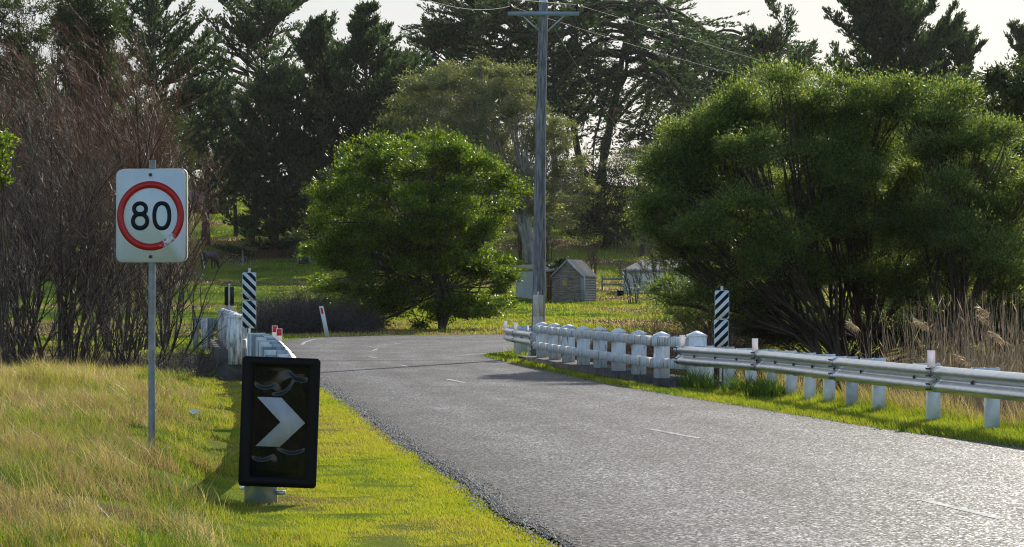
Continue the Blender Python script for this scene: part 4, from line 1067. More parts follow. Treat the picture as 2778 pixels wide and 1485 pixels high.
def lobed(seed, lobes, base, nclump, per, leaf, cr=.45, trunk_r=.22, outward=.3, up=.2, forkz=.35, shell=.5, barkseg=5, drop=0.0, trunks=1, twigs=True):
    """crown made of leafy clumps spread through ellipsoid lobes, each clump fed by a limb"""
    g = np.random.default_rng(seed); L = np.array(lobes, float)
    vol = (L[:, 3] * L[:, 4] * L[:, 5]) ** .75; cnt = np.maximum(3, (vol / vol.sum() * nclump).astype(int))
    C, O, SZ = [], [], []
    for l, c in zip(L, cnt):
        d = rvec(c, g); r = g.uniform(0, 1, c) ** (1 / (2.2 + 3 * shell)) * (1 + .11 * g.normal(size=c)); p = l[:3] + d * l[3:6] * r[:, None]
        C.append(p); O.append(d); SZ.append(np.full(c, min(l[3], l[5])))
    C = np.vstack(C); O = np.vstack(O); SZ = np.concatenate(SZ)
    bz = np.array(base, float); cm = L[:, :3].mean(0); top = L[:, 2].max()
    # skeleton: trunk -> lobe centres -> clumps
    tb = []; T0 = []
    for k in range(trunks):
        b = bz + np.array([g.normal() * .25 * (trunks > 1), g.normal() * .25 * (trunks > 1), 0]); T0.append(b)
    tl = g.normal(size=(trunks, 2)) * .5 * (trunks > 1); fz = g.uniform(.8, 1.15, trunks)
    limbs = []
    for j, l in enumerate(L):
        b = T0[j % trunks]; fk = b + (cm - b) * [.3, .3, 0] + np.array([tl[j % trunks][0], tl[j % trunks][1], (top - b[2]) * forkz * fz[j % trunks]])
        e = l[:3]; P = []; mid = (fk + e) / 2 + g.normal(size=3) * .12 * np.linalg.norm(e - fk) + np.array([0, 0, -.08 * np.linalg.norm(e - fk)])
        for u in np.linspace(0, 1, 8):
            if u < .36: v_ = u / .36; p = b * (1 - v_) + fk * v_ + np.array([math.sin(v_ * 3.1) * .06, 0, 0]) * (j % trunks + 1)
            else: v_ = (u - .36) / .64; p = (fk * (1 - v_) + mid * v_) * (1 - v_) + (mid * (1 - v_) + e * v_) * v_
            P.append(p)
        limbs.append(P)
    limbs = np.array(limbs); ln = np.sqrt(np.maximum(vol, .01) / vol.max())
    rr = (trunk_r * (.45 + .55 * ln))[:, None] * np.array([1, .88, .72, .32, .26, .21, .16, .11])[None]
    tb.append(tubes(limbs, rr, 7))
    lob = np.repeat(np.arange(len(L)), cnt); u = g.uniform(.45, 1, len(C)); f = u * 7; i = np.minimum(f.astype(int), 6); w_ = (f - i)[:, None]
    st = limbs[lob, i] * (1 - w_) + limbs[lob, i + 1] * w_
    K = 5; q = np.linspace(0, 1, K + 1)[None, :, None]; mid = (st + C) / 2 + rvec(len(C), g) * .12 * np.linalg.norm(C - st, axis=1)[:, None] + [0, 0, .05]
    P = (st[:, None] * (1 - q) + mid[:, None] * q) * (1 - q) + (mid[:, None] * (1 - q) + C[:, None] * q) * q
    tb.append(tubes(P, (trunk_r * .16 * g.uniform(.6, 1.2, len(C)))[:, None] * np.linspace(1, .3, K + 1)[None] + .004, 4))
    if twigs:
        P3, R3 = spawn(P, np.full(P.shape[:2], trunk_r * .06), 4, .4, 1, 45, .35, g, 3, rr=.8, minr=.005); tb.append(tubes(P3, R3, 3))
    n = len(C) * per; ci = np.repeat(np.arange(len(C)), per); s_ = cr * g.uniform(.6, 1.25, len(C))[ci]
    off = rvec(n, g); off[:, 2] = np.where(off[:, 2] < -.25, -off[:, 2] * .6, off[:, 2]); rr_ = g.uniform(0, 1, n) ** .42 * (1 + .22 * g.normal(size=n))
    lump = 1 + .35 * (noise(off[:, 0] * 2 + ci * 3.7, off[:, 1] * 2 + off[:, 2], 1.6, seed, 2) - .5) * 2
    off = off * (rr_ * lump)[:, None] * [1, 1, .84]
    pos = C[ci] + off * s_[:, None] * 1.25
    dd = unit(g.normal(size=(n, 3)) * .8 + O[ci] * outward + unit(off) * .5 + [0, 0, up - drop])
    V = leaf_cards(pos, dd, leaf[0] * g.uniform(.6, 1.3, n), leaf[1] * g.uniform(.7, 1.2, n), g, .2)
    return cat_tubes(tb), V

def px_lobes(L, Y, x0, z0, depth=.8, g=None, sc=1.0):
    """lobes given as photo outline positions at distance Y, in local coordinates of a base at x0,z0"""
    out = []; g = g or np.random.default_rng(1)
    s_ = sy(Y)
    for l in L:
        px, py, rx_, rz_ = l[:4]; dy = l[4] if len(l) > 4 else g.uniform(-.5, .5) * 2
        out.append((wx(px, Y) - x0, dy, wz(py, Y) - z0, rx_ / s_, max(rx_, rz_) / s_ * depth, rz_ / s_))
    return out

# --- the round green tree beyond the bend
Y = 106.0; x0 = wx(1190, Y); z0 = gz(x0, Y)
L_ = px_lobes([(1130, 440, 175, 72, 0), (1000, 460, 95, 78, .5), (1250, 480, 110, 85, -.5), (1330, 545, 82, 70, .3), (890, 600, 52, 55, .2), (960, 590, 110, 100, -1), (1120, 570, 190, 130, 1.5),
               (1130, 600, 150, 110, -2.2), (1290, 660, 105, 95, 0), (900, 700, 68, 85, .4), (1030, 720, 150, 120, -1.5), (1180, 750, 160, 110, 1.2), (1310, 790, 72, 68, -.4), (1340, 830, 40, 45, -.5),
               (1000, 830, 95, 55, 0), (1250, 840, 90, 50, .6), (930, 790, 55, 50, -.6), (1110, 850, 120, 40, -.8), (1010, 870, 70, 32, -1.2), (1270, 868, 80, 32, -1), (1350, 760, 50, 60, 0), (960, 680, 90, 70, -1.6), (1180, 680, 90, 70, -2.4)], Y, x0, z0, .85)
tv, cv = lobed(11, L_, (0, 0, -.3), 420, 380, (.14, .06), .50, .18, .35, .15, .3, .75, trunks=2)
tree_thing('broadleaf_tree', 'round bushy tree with glossy bright green leaves in the middle of the photo', x0, Y, None, tv, cv, M['bark'], M['leaf_bright'])

# --- pale gum tree behind it
Y = 228.0; x0 = wx(1440, Y); z0 = gz(x0, Y)
L_ = px_lobes([(1185, 235, 95, 62, 0), (1120, 300, 75, 70, 1), (1290, 225, 100, 60, -1), (1380, 260, 90, 75, 1), (1450, 330, 85, 75, 0), (1510, 380, 65, 60, 1), (1250, 340, 120, 90, -2), (1080, 350, 45, 50, 0),
               (1150, 370, 90, 70, 1.5), (1400, 430, 110, 70, 2), (1300, 400, 90, 60, 2.5), (1540, 470, 55, 55, 0), (1580, 520, 38, 50, 0), (1460, 520, 80, 60, -1), (1400, 560, 70, 50, 1), (1510, 590, 55, 45, 0)], Y, x0, z0, .8)
tv, cv = lobed(12, L_, (0, 0, -.3), 430, 190, (.32, .08), .85, .34, .2, 0, .3, .6, drop=.35, trunks=3)
tree_thing('gum_tree', 'pale olive gum tree with bare light limbs behind the round green tree', x0, Y, None, tv, cv, M['bark_pale'], M['leaf_gum'])

# --- feathery trees on the right bank
Y = 57.0; z0 = -1.0
def fe(seed, bx, L, label, ncl, Yt=Y, per=330, trunks=2, tr=.12):
    x0 = wx(bx, Yt); z0 = gz(x0, Yt); L_ = [(l[0], l[1], l[2], l[3] * .80, l[4] * .86, l[5] * .78) for l in px_lobes(L, Yt, x0, z0, .85, np.random.default_rng(seed))]
    tv, cv = lobed(seed, L_, (0, 0, -.3), int(ncl * .50), int(per * 1.75), (.080, .028), .42, tr, .8, .5, .28, .8, trunks=trunks)
    tree_thing('wattle_tree', label, x0, Yt, None, tv, cv, M['bark_dark'], M['leaf_sage'], 'feathery trees on the right creek bank')
fe(21, 2270, [(1900, 400, 140, 80), (1850, 480, 115, 70), (2010, 300, 95, 78), (2090, 255, 62, 50), (1960, 350, 110, 70), (2150, 330, 100, 80), (1790, 470, 60, 50), (1800, 600, 85, 60), (1880, 560, 100, 60),
              (2180, 270, 60, 48), (1850, 690, 90, 60), (1900, 760, 80, 50), (2020, 480, 130, 90, 2), (1960, 660, 100, 70, 1), (1830, 800, 70, 40), (2000, 770, 90, 60, 1.5), (1760, 560, 45, 40), (1765, 640, 45, 40, -1), (1990, 580, 90, 60, -2), (2080, 660, 90, 60, -1.6), (1900, 640, 70, 50, -2.2), (2030, 720, 70, 50, -2.3), (2010, 420, 80, 60, -2), (1940, 830, 80, 40, -1), (2060, 840, 80, 40, 0)],
   'feathery wattle tree with spreading dark limbs, reaching left over the right bridge railing', 620)
fe(22, 2330, [(2290, 285, 95, 75), (2380, 320, 110, 85), (2240, 400, 120, 80), (2350, 450, 130, 90), (2200, 540, 120, 80), (2320, 600, 130, 80), (2150, 660, 110, 70), (2260, 720, 120, 70), (2400, 560, 100, 80), (2380, 700, 110, 70), (2130, 800, 80, 50), (2420, 800, 90, 60), (2180, 450, 90, 60, -2), (2260, 620, 90, 60, -2.2), (2290, 500, 80, 60, -2.4), (2420, 660, 80, 60, -2), (2170, 740, 70, 50, -2), (2330, 760, 80, 50, -1.5), (2200, 860, 80, 30, 2), (2360, 870, 80, 30, 2.5)],
   'feathery wattle tree with its trunks showing above the silver guardrail', 560, 58.5, trunks=3)
fe(23, 2600, [(2480, 270, 85, 65), (2580, 290, 95, 70), (2530, 380, 120, 80), (2650, 400, 95, 80), (2690, 480, 80, 80), (2560, 500, 120, 90), (2660, 600, 110, 90), (2500, 620, 110, 80), (2740, 620, 70, 90), (2580, 740, 120, 80), (2720, 760, 90, 80), (2480, 780, 90, 60), (2800, 520, 60, 90), (2820, 700, 70, 90), (2560, 640, 80, 60, -2.2), (2650, 720, 80, 60, -2.3), (2520, 540, 80, 60, -2)],
   'feathery wattle tree at the right edge of the photo behind the dry reeds', 470, 57.0)
# added trees, mostly unseen behind the round one, to shade the left paddock
def added_shade_tree(seed, px, Yt, ph, label):
    x0 = wx(px, Yt); z0 = gz(x0, Yt); L_ = px_lobes([(px - 60, 500, 110, 80), (px + 70, 480, 120, 80), (px, 560, 170, 80), (px - 30, 640, 150, 70), (px + 60, 660, 130, 60)], Yt, x0, z0, .8)
    tv, cv = lobed(seed, L_, (0, 0, -.3), 120, 190, (.26, .09), .75, .25, .3, .1); tree_thing('leafy_tree', label, x0, Yt, None, tv, cv, M['bark_dark'], M['leaf_dark'])
added_shade_tree(33, 1000, 172, 0, 'dark tree added behind the left half of the round green tree to shade the paddock')
added_shade_tree(34, 1190, 196, 0, 'dark tree added behind the right half of the round green tree to shade the paddock')
added_shade_tree(35, 1060, 212, 0, 'far dark tree added behind the round green tree to shade the paddock')
# dark glossy tree at the right edge
Y = 78.0; x0 = wx(2800, Y); z0 = gz(x0, Y)
L_ = px_lobes([(2740, 230, 70, 45), (2700, 300, 50, 60), (2790, 300, 90, 90), (2760, 420, 80, 90), (2850, 250, 80, 80), (2830, 450, 90, 110), (2790, 600, 90, 110), (2880, 650, 90, 110)], Y, x0, z0, .8)
tv, cv = lobed(31, L_, (0, 0, -.3), 170, 190, (.17, .06), .42, .16, .3, .1)
tree_thing('dark_tree', 'dark leafy tree with shining leaf tips at the upper right edge', x0, Y, None, tv, cv, M['bark_dark'], M['leaf_dark'])

# --- cypresses along the skyline (distance Y, crown top given as photo row)
def cyp(seed, px, ptop, Yt, hw, label, **kw):
    x0 = wx(px, Yt); z0 = gz(x0, Yt); H = wz(ptop, Yt) - z0
    wf = 1.9 if px < 1200 else 1.6; kw['dens'] = kw.get('dens', 1) * (.80 if px < 1200 else .95); mats = kw.pop('mats', (M['bark_dark'], M['cypress']))
    tv, cv = cypress(seed, H, wf * hw / sy(Yt), **kw)
    return tree_thing('cypress_tree', label, x0, Yt, None, tv, cv, mats[0], mats[1], 'cypress trees along the skyline')
cone = lambda q: (1 - q) ** .5 + .05
fat = lambda q: (1 - q) ** .45 * (.75 + .5 * min(q * 3, 1)) * .85
umb = lambda q: min(1, .55 + q * 1.2) * (1 - max(0, q - .55) * 1.25)
cyp(101, 420, -75, 232, 135, 'tall dark cypress with upswept tips behind the bare reddish tree', t_lo=.2, nl=85, elev=(0, 42), prof=cone, dens=.8)
cyp(102, 255, -60, 250, 120, 'dark cypress at the upper left partly behind the leafy green tree', t_lo=.25, nl=55, elev=(0, 42), prof=cone, dens=.7)
cyp(103, 690, -35, 262, 165, 'cypress with bare lower trunks and a layered crown left of the pointed dark cypress', t_lo=.50, nl=70, elev=(5, 50), prof=lambda q: (1 - q) ** .5, dens=.75, leaders=3, flat=.3)
cyp(104, 965, 18, 240, 165, 'pointed dark cypress leaning right, tallest of the dense clump left of the pale gum', t_lo=.04, nl=130, elev=(5, 45), prof=lambda q: (1 - q) ** .8 * 1.1, dens=.9, lean=1.3)
cyp(105, 868, 70, 244, 120, 'shorter dark cypress on the left shoulder of the pointed one', t_lo=.04, nl=95, elev=(5, 45), prof=cone, dens=.85)
cyp(106, 745, 230, 236, 120, 'low dense dark cypress whose boughs hang over the haystack', t_lo=.03, nl=105, elev=(-5, 38), prof=fat, dens=.9)
cyp(107, 1085, 165, 246, 120, 'dark cypress filling the gap between the pointed cypress and the pale gum tree', t_lo=.03, nl=95, elev=(0, 40), prof=fat, dens=.9)
cyp(108, 1345, -45, 292, 255, 'broad spreading cypress behind the pale gum tree, left of the power pole top', t_lo=.42, nl=84, elev=(5, 38), prof=umb, dens=.85, leaders=3, flat=.4, tipup=.3)
cyp(109, 1210, 95, 288, 120, 'lower flat-topped cypress at the left end of the broad spreading one', t_lo=.35, nl=60, elev=(5, 40), prof=umb, dens=.8, flat=.4)
cyp(110, 1610, -75, 270, 270, 'great flat-layered cypress with a forked trunk, right of the power pole', t_lo=.58, nl=58, elev=(5, 30), prof=lambda q: min(1, .8 + q * .6) * (1 - max(0, q - .55) * 1.0), dens=.75, leaders=4, flat=.9, tipup=.1, bare=.4, trunk_r=.75)
cyp(111, 1500, 60, 276, 120, 'narrow dark cypress just right of the power pole beside the forked one', t_lo=.5, nl=34, elev=(5, 40), prof=umb, dens=.65, flat=.5)
cyp(112, 1915, 62, 300, 230, 'wind-swept cypress with an arched flat crown in the bright gap', t_lo=.68, nl=42, elev=(0, 26), prof=umb, dens=.8, leaders=3, flat=.9, tipup=.1, bare=.35)
cyp(113, 1800, 285, 262, 120, 'small open cypress under the arch of the wind-swept one', t_lo=.5, nl=20, elev=(5, 35), prof=umb, dens=.5, flat=.6, leaders=2)
cyp(114, 2120, 32, 288, 125, 'spiky cypress with two pointed tops left of the big round dark cypress', t_lo=.12, nl=75, elev=(5, 50), prof=cone, dens=.75, leaders=2)
cyp(115, 2415, -45, 226, 215, 'big round dense dark cypress at the upper right', t_lo=.05, nl=170, elev=(0, 35), prof=lambda q: (1 - q) ** .5 * (.9 + .2 * q), dens=1.0)
cyp(116, 2590, 95, 236, 130, 'lower dark cypress on the right flank of the big round one', t_lo=.05, nl=90, elev=(5, 45), prof=fat, dens=.85)
cyp(117, 2810, 55, 250, 120, 'dark cypress at the upper right corner', t_lo=.05, nl=80, elev=(8, 48), prof=cone, dens=.8)
cyp(118, 2010, 150, 305, 150, 'cypress closing the gap behind the spiky two-pointed one', t_lo=.1, nl=80, elev=(5, 45), prof=fat, dens=.8, flat=.4)

cyp(119, 60, 190, 205, 150, 'dark fat cypress low at the far left behind the thicket', t_lo=.03, nl=90, elev=(0, 45), prof=fat, dens=.8)
cyp(120, 560, 262, 246, 110, 'dark low cypress just right of the speed sign, beyond the thicket', t_lo=.2, nl=70, elev=(0, 45), prof=fat, dens=.8)
cyp(121, 250, 215, 215, 140, 'dark low cypress behind the middle of the bare thicket', t_lo=.03, nl=90, elev=(0, 45), prof=fat, dens=.8)
def leafy_px(seed, bx, Yt, L, label, ncl, per, leaf, cr, m='leaf_dark', bark='bark_dark', tr=.25, name='leafy_tree', drop=0, cat='tree', forkz=.35, group=None):
    x0 = wx(bx, Yt); z0 = gz(x0, Yt); L_ = px_lobes(L, Yt, x0, z0, .8, np.random.default_rng(seed))
    tv, cv = lobed(seed, L_, (0, 0, -.3), ncl, per, leaf, cr, tr, .3, .1, forkz, .7, drop=drop)
    return tree_thing(name, label, x0, Yt, None, tv, cv, M[bark], M[m], group, cat)
leafy_px(41, 40, 140, [(40, 60, 85, 90), (-10, 150, 80, 90), (70, 180, 60, 60), (20, 270, 90, 70), (90, 300, 50, 40), (0, 380, 90, 70), (-80, 100, 80, 120), (-90, 300, 90, 120)], 'airy dark green gum tree at the upper left edge', 170, 150, (.26, .075), .62)
leafy_px(42, 225, 160, [(190, 20, 60, 50), (255, 50, 65, 55), (180, 90, 50, 50), (240, 130, 75, 60), (290, 80, 40, 45), (200, 190, 60, 45), (270, 200, 50, 45)], 'leafy green tree with sunlit clumps between the two upper left gums and cypresses', 130, 150, (.26, .085), .7, 'leaf_dark')
leafy_px(43, 640, 256, [(600, 290, 60, 45), (660, 280, 55, 40), (620, 350, 75, 60), (690, 360, 60, 55), (580, 430, 60, 60), (640, 450, 80, 60), (600, 500, 70, 50)], 'round olive shrub tree glowing below the cypress with bare lower trunks', 110, 140, (.30, .09), .85, 'leaf_gum')
leafy_px(44, 1640, 246, [(1560, 500, 60, 50), (1640, 500, 70, 50), (1720, 530, 60, 40), (1600, 570, 80, 50), (1700, 590, 80, 50), (1760, 590, 60, 45), (1640, 640, 100, 35)], 'dark undergrowth tree beneath the forked cypress', 150, 130, (.34, .10), 1.0, 'leaf_dark')
leafy_px(45, 1740, 238, [(1740, 420, 45, 30), (1700, 440, 50, 35), (1790, 460, 60, 50), (1830, 520, 60, 70), (1770, 560, 70, 50)], 'low pale olive shrub tree below the bright gap in the cypresses', 80, 130, (.30, .09), .9, 'leaf_gum')
leafy_px(46, 60, 175, [(30, 470, 90, 60), (120, 450, 80, 60), (200, 470, 80, 50), (60, 380, 80, 60), (170, 390, 70, 50)], 'dark shrub tree low behind the bare thicket at the left edge', 130, 130, (.30, .09), .85, 'leaf_dark')
leafy_px(47, 330, 190, [(290, 440, 80, 60), (380, 430, 80, 60), (460, 450, 70, 50), (340, 350, 70, 60), (430, 340, 60, 50)], 'dark shrub tree low behind the speed sign', 130, 130, (.30, .09), .9, 'leaf_dark')
leafy_px(48, 10, 50, [(-8, 400, 22, 50, 0), (-50, 450, 50, 90, 0), (2, 470, 22, 40, 0)], 'yellow-green shrub just inside the left edge', 34, 160, (.09, .035), .20, 'leaf_bright', tr=.05, name='shrub', cat='shrub')
leafy_px(49, 1960, 66, [(1890, 850, 70, 45), (1980, 860, 70, 40), (2060, 880, 60, 40), (1830, 850, 45, 35)], 'green bush in front of the wattle trunks behind the right striped marker', 90, 190, (.08, .02), .24, 'leaf_sage', tr=.06, name='shrub', cat='shrub')
leafy_px(52, 2230, 63, [(2060, 890, 70, 60), (2150, 880, 80, 60), (2250, 900, 80, 60), (2350, 880, 90, 60), (2460, 885, 80, 65), (2600, 880, 90, 70), (2720, 880, 90, 70)], 'dark low bushes in the shade beneath the wattle trees', 330, 200, (.11, .035), .34, 'leaf_dark', tr=.05, name='shrub', cat='shrub')
leafy_px(50, 2440, 270, [(2300, 330, 150, 80), (2480, 330, 150, 90), (2640, 330, 120, 90), (2180, 340, 90, 70)], 'dark hedge tree low behind the big round cypress', 150, 120, (.4, .12), 1.3, 'leaf_dark')
v = leafy_px(51, 1540, 166, [(1525, 715, 16, 16, 0), (1522, 745, 13, 22, 0), (1515, 775, 8, 25, 0), (1538, 708, 14, 9, .3), (1500, 722, 16, 6, .5)], 'dark green ivy spilling over the tin shed roof beside the timber hut', 40, 130, (.11, .07), .22, 'leaf_dark', tr=.04, name='climbing_vine', cat='vine')

# --- bare trees
def bare(seed, H, stems=6, spread=.32, dirz=1.0, wind=(-.03, 0, .02), n=(9, 9, 7), r0=.055, m='twig_red', lr=(.55, .42, .5), lowt=.15, fine=True):
    g = np.random.default_rng(seed); tb = []; tw = []
    a = g.uniform(0, 2 * PI, stems); s_ = g.uniform(.2, 1, stems) * spread
    d = unit(np.stack([np.cos(a) * s_, np.sin(a) * s_, np.full(stems, dirz)], 1)); pos = np.stack([np.cos(a) * .25, np.sin(a) * .25, np.full(stems, -.2)], 1) * g.uniform(.3, 1.2, (stems, 1)); pos[:, 2] = -.3
    P, Rr = poly(pos, d, H * g.uniform(.6, .95, stems), r0 * g.uniform(.6, 1.2, stems), g, 9, .16, .2, wind, .2); tb.append(tubes(P, Rr, 7))
    wind = (wind[0] * 2.2, 0, wind[2])
    P1, R1 = spawn(P, Rr, n[0], lowt, 1, 38, lr[0], g, 6, .25, .25, wind, .6, .9, .012); tb.append(tubes(P1, R1, 4))
    P2, R2 = spawn(P1, R1, n[1], .12, 1, 38, lr[1], g, 5, .2, .25, wind, .6, .9, .005); tw.append(tubes(P2, R2, 3))
    P3, R3 = spawn(P2, R2, n[2], .1, 1, 34, lr[2], g, 4, .3, .3, (wind[0] * 1.6, 0, wind[2] * 1.6), .7, .9, .0030); tw.append(tubes(P3, R3, 3))
    return cat_tubes(tb), cat_tubes(tw)
WIND = (-.05, 0, .03)
GB = 'bare trees in the left thicket'
tv, ev = bare(61, 8.2, 8, .42, wind=WIND, n=(14, 12, 9), lowt=.30)
bt1 = tree_thing('bare_tree', 'bare tree with reddish upswept twigs behind the speed sign, tallest of the thicket', wx(300, 66), 66, None, tv, None, M['bark_dark'], M['twig_red'], GB, extra=ev)
tv, ev = bare(62, 6.8, 8, .5, wind=WIND, n=(12, 11, 8), lowt=.22)
bt2 = tree_thing('bare_tree', 'bare leafless tree with many grey stems at the left edge', wx(60, 62), 62, None, tv, None, M['bark_dark'], M['twig_grey'], GB, extra=ev)
tv, ev = bare(63, 6.6, 6, .5, wind=(-.03, 0, .03), n=(13, 12, 9), lowt=.28)
bt3 = tree_thing('bare_tree', 'bare leafless tree with reddish twigs to the right behind the speed sign', wx(385, 70), 70, None, tv, None, M['bark_dark'], M['twig_red'], GB, extra=ev)
tv, ev = bare(64, 3.8, 8, .7, wind=(.01, 0, .01), n=(8, 7, 5), r0=.03, lowt=.2)
bt4 = tree_thing('bare_tree', 'low bare tree with thin dark branches arching right of the speed sign pole', wx(385, 56), 56, None, tv, None, M['bark_dark'], M['twig_grey'], GB, extra=ev)
copy_thing(bt1, 'bare reddish tree in the middle of the left thicket, second tallest', wx(185, 72), 72, 1.9, .98)
copy_thing(bt2, 'bare grey-stemmed tree between the left edge and speed sign, nearest of the thicket', wx(180, 58), 58, 2.3, .80)
copy_thing(bt3, 'bare reddish tree at the far right of the thicket, reaching the olive shrub', wx(455, 80), 80, .6, .95)
copy_thing(bt1, 'bare reddish tree with wide twigs between the speed sign and the olive shrub', wx(440, 76), 76, 5.1, .82)
copy_thing(bt2, 'bare tree deep in the left thicket behind the grey stems', wx(20, 76), 76, 4.2, .95)
copy_thing(bt4, 'low bare bush filling the foot of the thicket left of the sign pole', wx(250, 56), 56, 1.2, .9)
copy_thing(bt4, 'low bare bush at the foot of the left edge of the thicket', wx(60, 55), 55, 2.9, 1.0)
copy_thing(bt4, 'low bare bush beneath the middle of the thicket', wx(150, 59), 59, 3.6, 1.15)
copy_thing(bt4, 'low bare bush right beside the speed sign pole, behind it', wx(335, 60), 60, 5.2, 1.05)
copy_thing(bt4, 'low bare bush at the very left edge of the thicket', wx(5, 58), 58, .3, 1.2)
copy_thing(bt1, 'bare tree hanging over the left edge of the photo', wx(-90, 66), 66, 3.4, .85)
# bare shrubs near the sheds
GS = 'bare shrubs near the sheds'
tv, ev = bare(65, 3.0, 5, .4, wind=WIND, n=(9, 8, 6), r0=.05, lowt=.3)
bs1 = tree_thing('bare_shrub', 'bare grey shrub on a short trunk in front of the white shed', wx(1717, 158), 158, None, tv, None, M['bark'], M['twig_grey'], GS, 'shrub', extra=ev)
tv, ev = bare(66, 5.6, 6, .45, wind=(-.05, 0, .0), n=(10, 9, 7), r0=.07, lowt=.3)
bs2 = tree_thing('bare_shrub', 'taller bare grey tree leaning left across the white shed roof', wx(1795, 162), 162, None, tv, None, M['bark'], M['twig_grey'], GS, 'tree', extra=ev)
copy_thing(bs1, 'small bare shrub on the slope above the timber hut', wx(1614, 212), 212, 2, 1.05)
copy_thing(bs2, 'bare tree behind the white shed roof', wx(1840, 190), 190, 1, .95)
copy_thing(bs2, 'dark bare fruit tree left of the power pole on the slope', wx(1416, 232), 232, 4, .9)
copy_thing(bs2, 'dark bare fruit tree right of the power pole on the slope', wx(1490, 230), 230, 5, .9)
copy_thing(bs1, 'brown leafless shrub left of the tin shed', wx(1375, 190), 190, 5, .9)

# --- brambles, scrub, reeds
def canes(name, n, sampler, hgt, label, mat_, seed, arch=1.0, r=.006, k=6, width=None):
    g = np.random.default_rng(seed); x, y = sampler(g, n); z = ground_z(x, y) - .05
    a = g.uniform(0, 2 * PI, len(x)); d = unit(np.stack([np.cos(a) * arch, np.sin(a) * arch, g.uniform(.4, 1.5, len(x))], 1))
    pos = np.stack([x, y, z], 1); ln = hgt(x, y) * g.uniform(.7, 1.5, len(x))
    P, Rr = poly(pos, d, ln, np.full(len(x), r), g, k, .5, -.35 * arch); T = [tubes(P, Rr, 3)]
    P2, R2 = spawn(P, Rr, 3, .15, .95, 55, .45, g, 4, .1, .5, rr=.7, minr=r * .6); T.append(tubes(P2, R2, 3))
    P2[..., 2] = np.maximum(P2[..., 2], -3)
    V, Q = cat_tubes(T); o = link(name, raw_mesh(name, V, Q.ravel(), np.full(len(Q), 4)), mat_); return tag(o, label, None, None, 'stuff')
def band(px0, px1, Y0, Y1):
    def f(g, n):
        y = g.uniform(Y0, Y1, n); px = g.uniform(px0, px1, n); x = (px - CX) * y / F
        m = ~inside(x, y); return x[m], y[m]
    return f
canes('bramble_scrub', 3600, band(690, 1010, 99, 112), lambda x, y: 1.55 * (1.0 - .5 * np.abs(((x * F / y + CX) - 830) / 180) ** 2).clip(.3, 1), 'dark tangled leafless brambles beyond the bend', M['bramble_grey'], 71, .9, .010)
canes('brown_scrub', 5200, lambda g, n: (lambda y, px: (((px - CX) * y / F)[~inside((px - CX) * y / F, y)], y[~inside((px - CX) * y / F, y)]))(g.uniform(60, 70, n), g.uniform(1480, 2050, n)),
      lambda x, y: np.interp(x * F / y + CX, [1500, 1600, 1750, 1900, 2000], [.5, .9, 1.2, 1.5, 1.3]), 'brown tangled scrub behind the right bridge railing', M['bramble'], 72, .8, .006)
canes('brown_scrub', 2600, lambda g, n: (lambda y: (4.3 - (y - 44) * .135 + g.uniform(0, 1, n) ** 1.3 * 7, y))(g.uniform(45, 60, n)), lambda x, y: 1.15 + 0 * x, 'brown scrub under the wattle trees', M['bramble'], 73, .8, .006)
canes('thicket_scrub', 2600, lambda g, n: (lambda y: (-5.45 - (y - 46) * .13 - g.uniform(0, 1, n) ** 1.4 * 7, y))(g.uniform(45.5, 60, n)), lambda x, y: .55 + 0 * x, 'dark twiggy scrub at the foot of the bare trees', M['bramble_grey'], 74, .8, .006)

def reeds():
    g = np.random.default_rng(81); n = 950
    y = g.uniform(33.5, 44, n); px = 2330 + (g.uniform(0, 1, n) ** .7) * 560; x = (px - CX) * y / F
    m = (x > edgeR(y) + 2.6); x, y, px = x[m], y[m], px[m]; z = ground_z(x, y) - .1
    dens = np.interp(px, [2330, 2450, 2560, 2900], [.35, .8, 1.0, 1.0]); h = g.uniform(1.2, 2.5, len(x)) * (.75 + .25 * dens)
    d = unit(np.stack([g.normal(size=len(x)) * .07 - .02, g.normal(size=len(x)) * .07, np.ones(len(x))], 1)); d[::14, 0] -= .35
    P, Rr = poly(np.stack([x, y, z], 1), unit(d), h, np.full(len(x), .0052), g, 5, .05, 0, (-.004, 0, 0), .45)
    T = [tubes(P, Rr, 3)]
    # dry leaf blades
    m2 = int(len(x) * .9); pi = g.integers(0, len(x), m2); tt = g.uniform(.2, .95, m2); f = tt * 5; i = np.minimum(f.astype(int), 4); u = (f - i)[:, None]
    q = P[pi, i] * (1 - u) + P[pi, i + 1] * u; a = g.uniform(0, 2 * PI, m2); dd = unit(np.stack([np.cos(a) * .6, np.sin(a) * .6, g.uniform(.3, 2.2, m2)], 1))
    Lf = leaf_cards(q, dd, g.uniform(.12, .34, m2), .010, g)
    pl = []                                                   # nodding seed plumes
    for j in g.choice(len(x), 8, replace=False):
        tip = P[j, -1]; c = 90; s_ = g.uniform(0, 1, c)[:, None]; base = tip + np.array([-.14, 0, .10]) * s_ * 1.2
        dd = unit(np.stack([g.normal(size=c) * .4 - .55, g.normal(size=c) * .5, g.normal(size=c) * .4 - .15], 1)); pl.append(leaf_cards(base, dd, .10, .012, g))
    V, Q = cat_tubes(T); nV = len(V); L2 = np.vstack([Lf] + pl); V = np.vstack([V, L2]); Q = np.vstack([Q, np.arange(len(L2)).reshape(-1, 4) + nV])
    tn = np.r_[np.repeat(g.uniform(.1, .9, len(P)), P.shape[1] * 3), np.repeat(g.uniform(.3, 1, len(L2) // 4), 4)]
    o = link('reeds', raw_mesh('reeds', V, Q.ravel(), np.full(len(Q), 4), False, tn), M['reed']); tag(o, 'tall dry beige reeds with nodding plumes behind the silver guardrail', kind='stuff')
reeds()

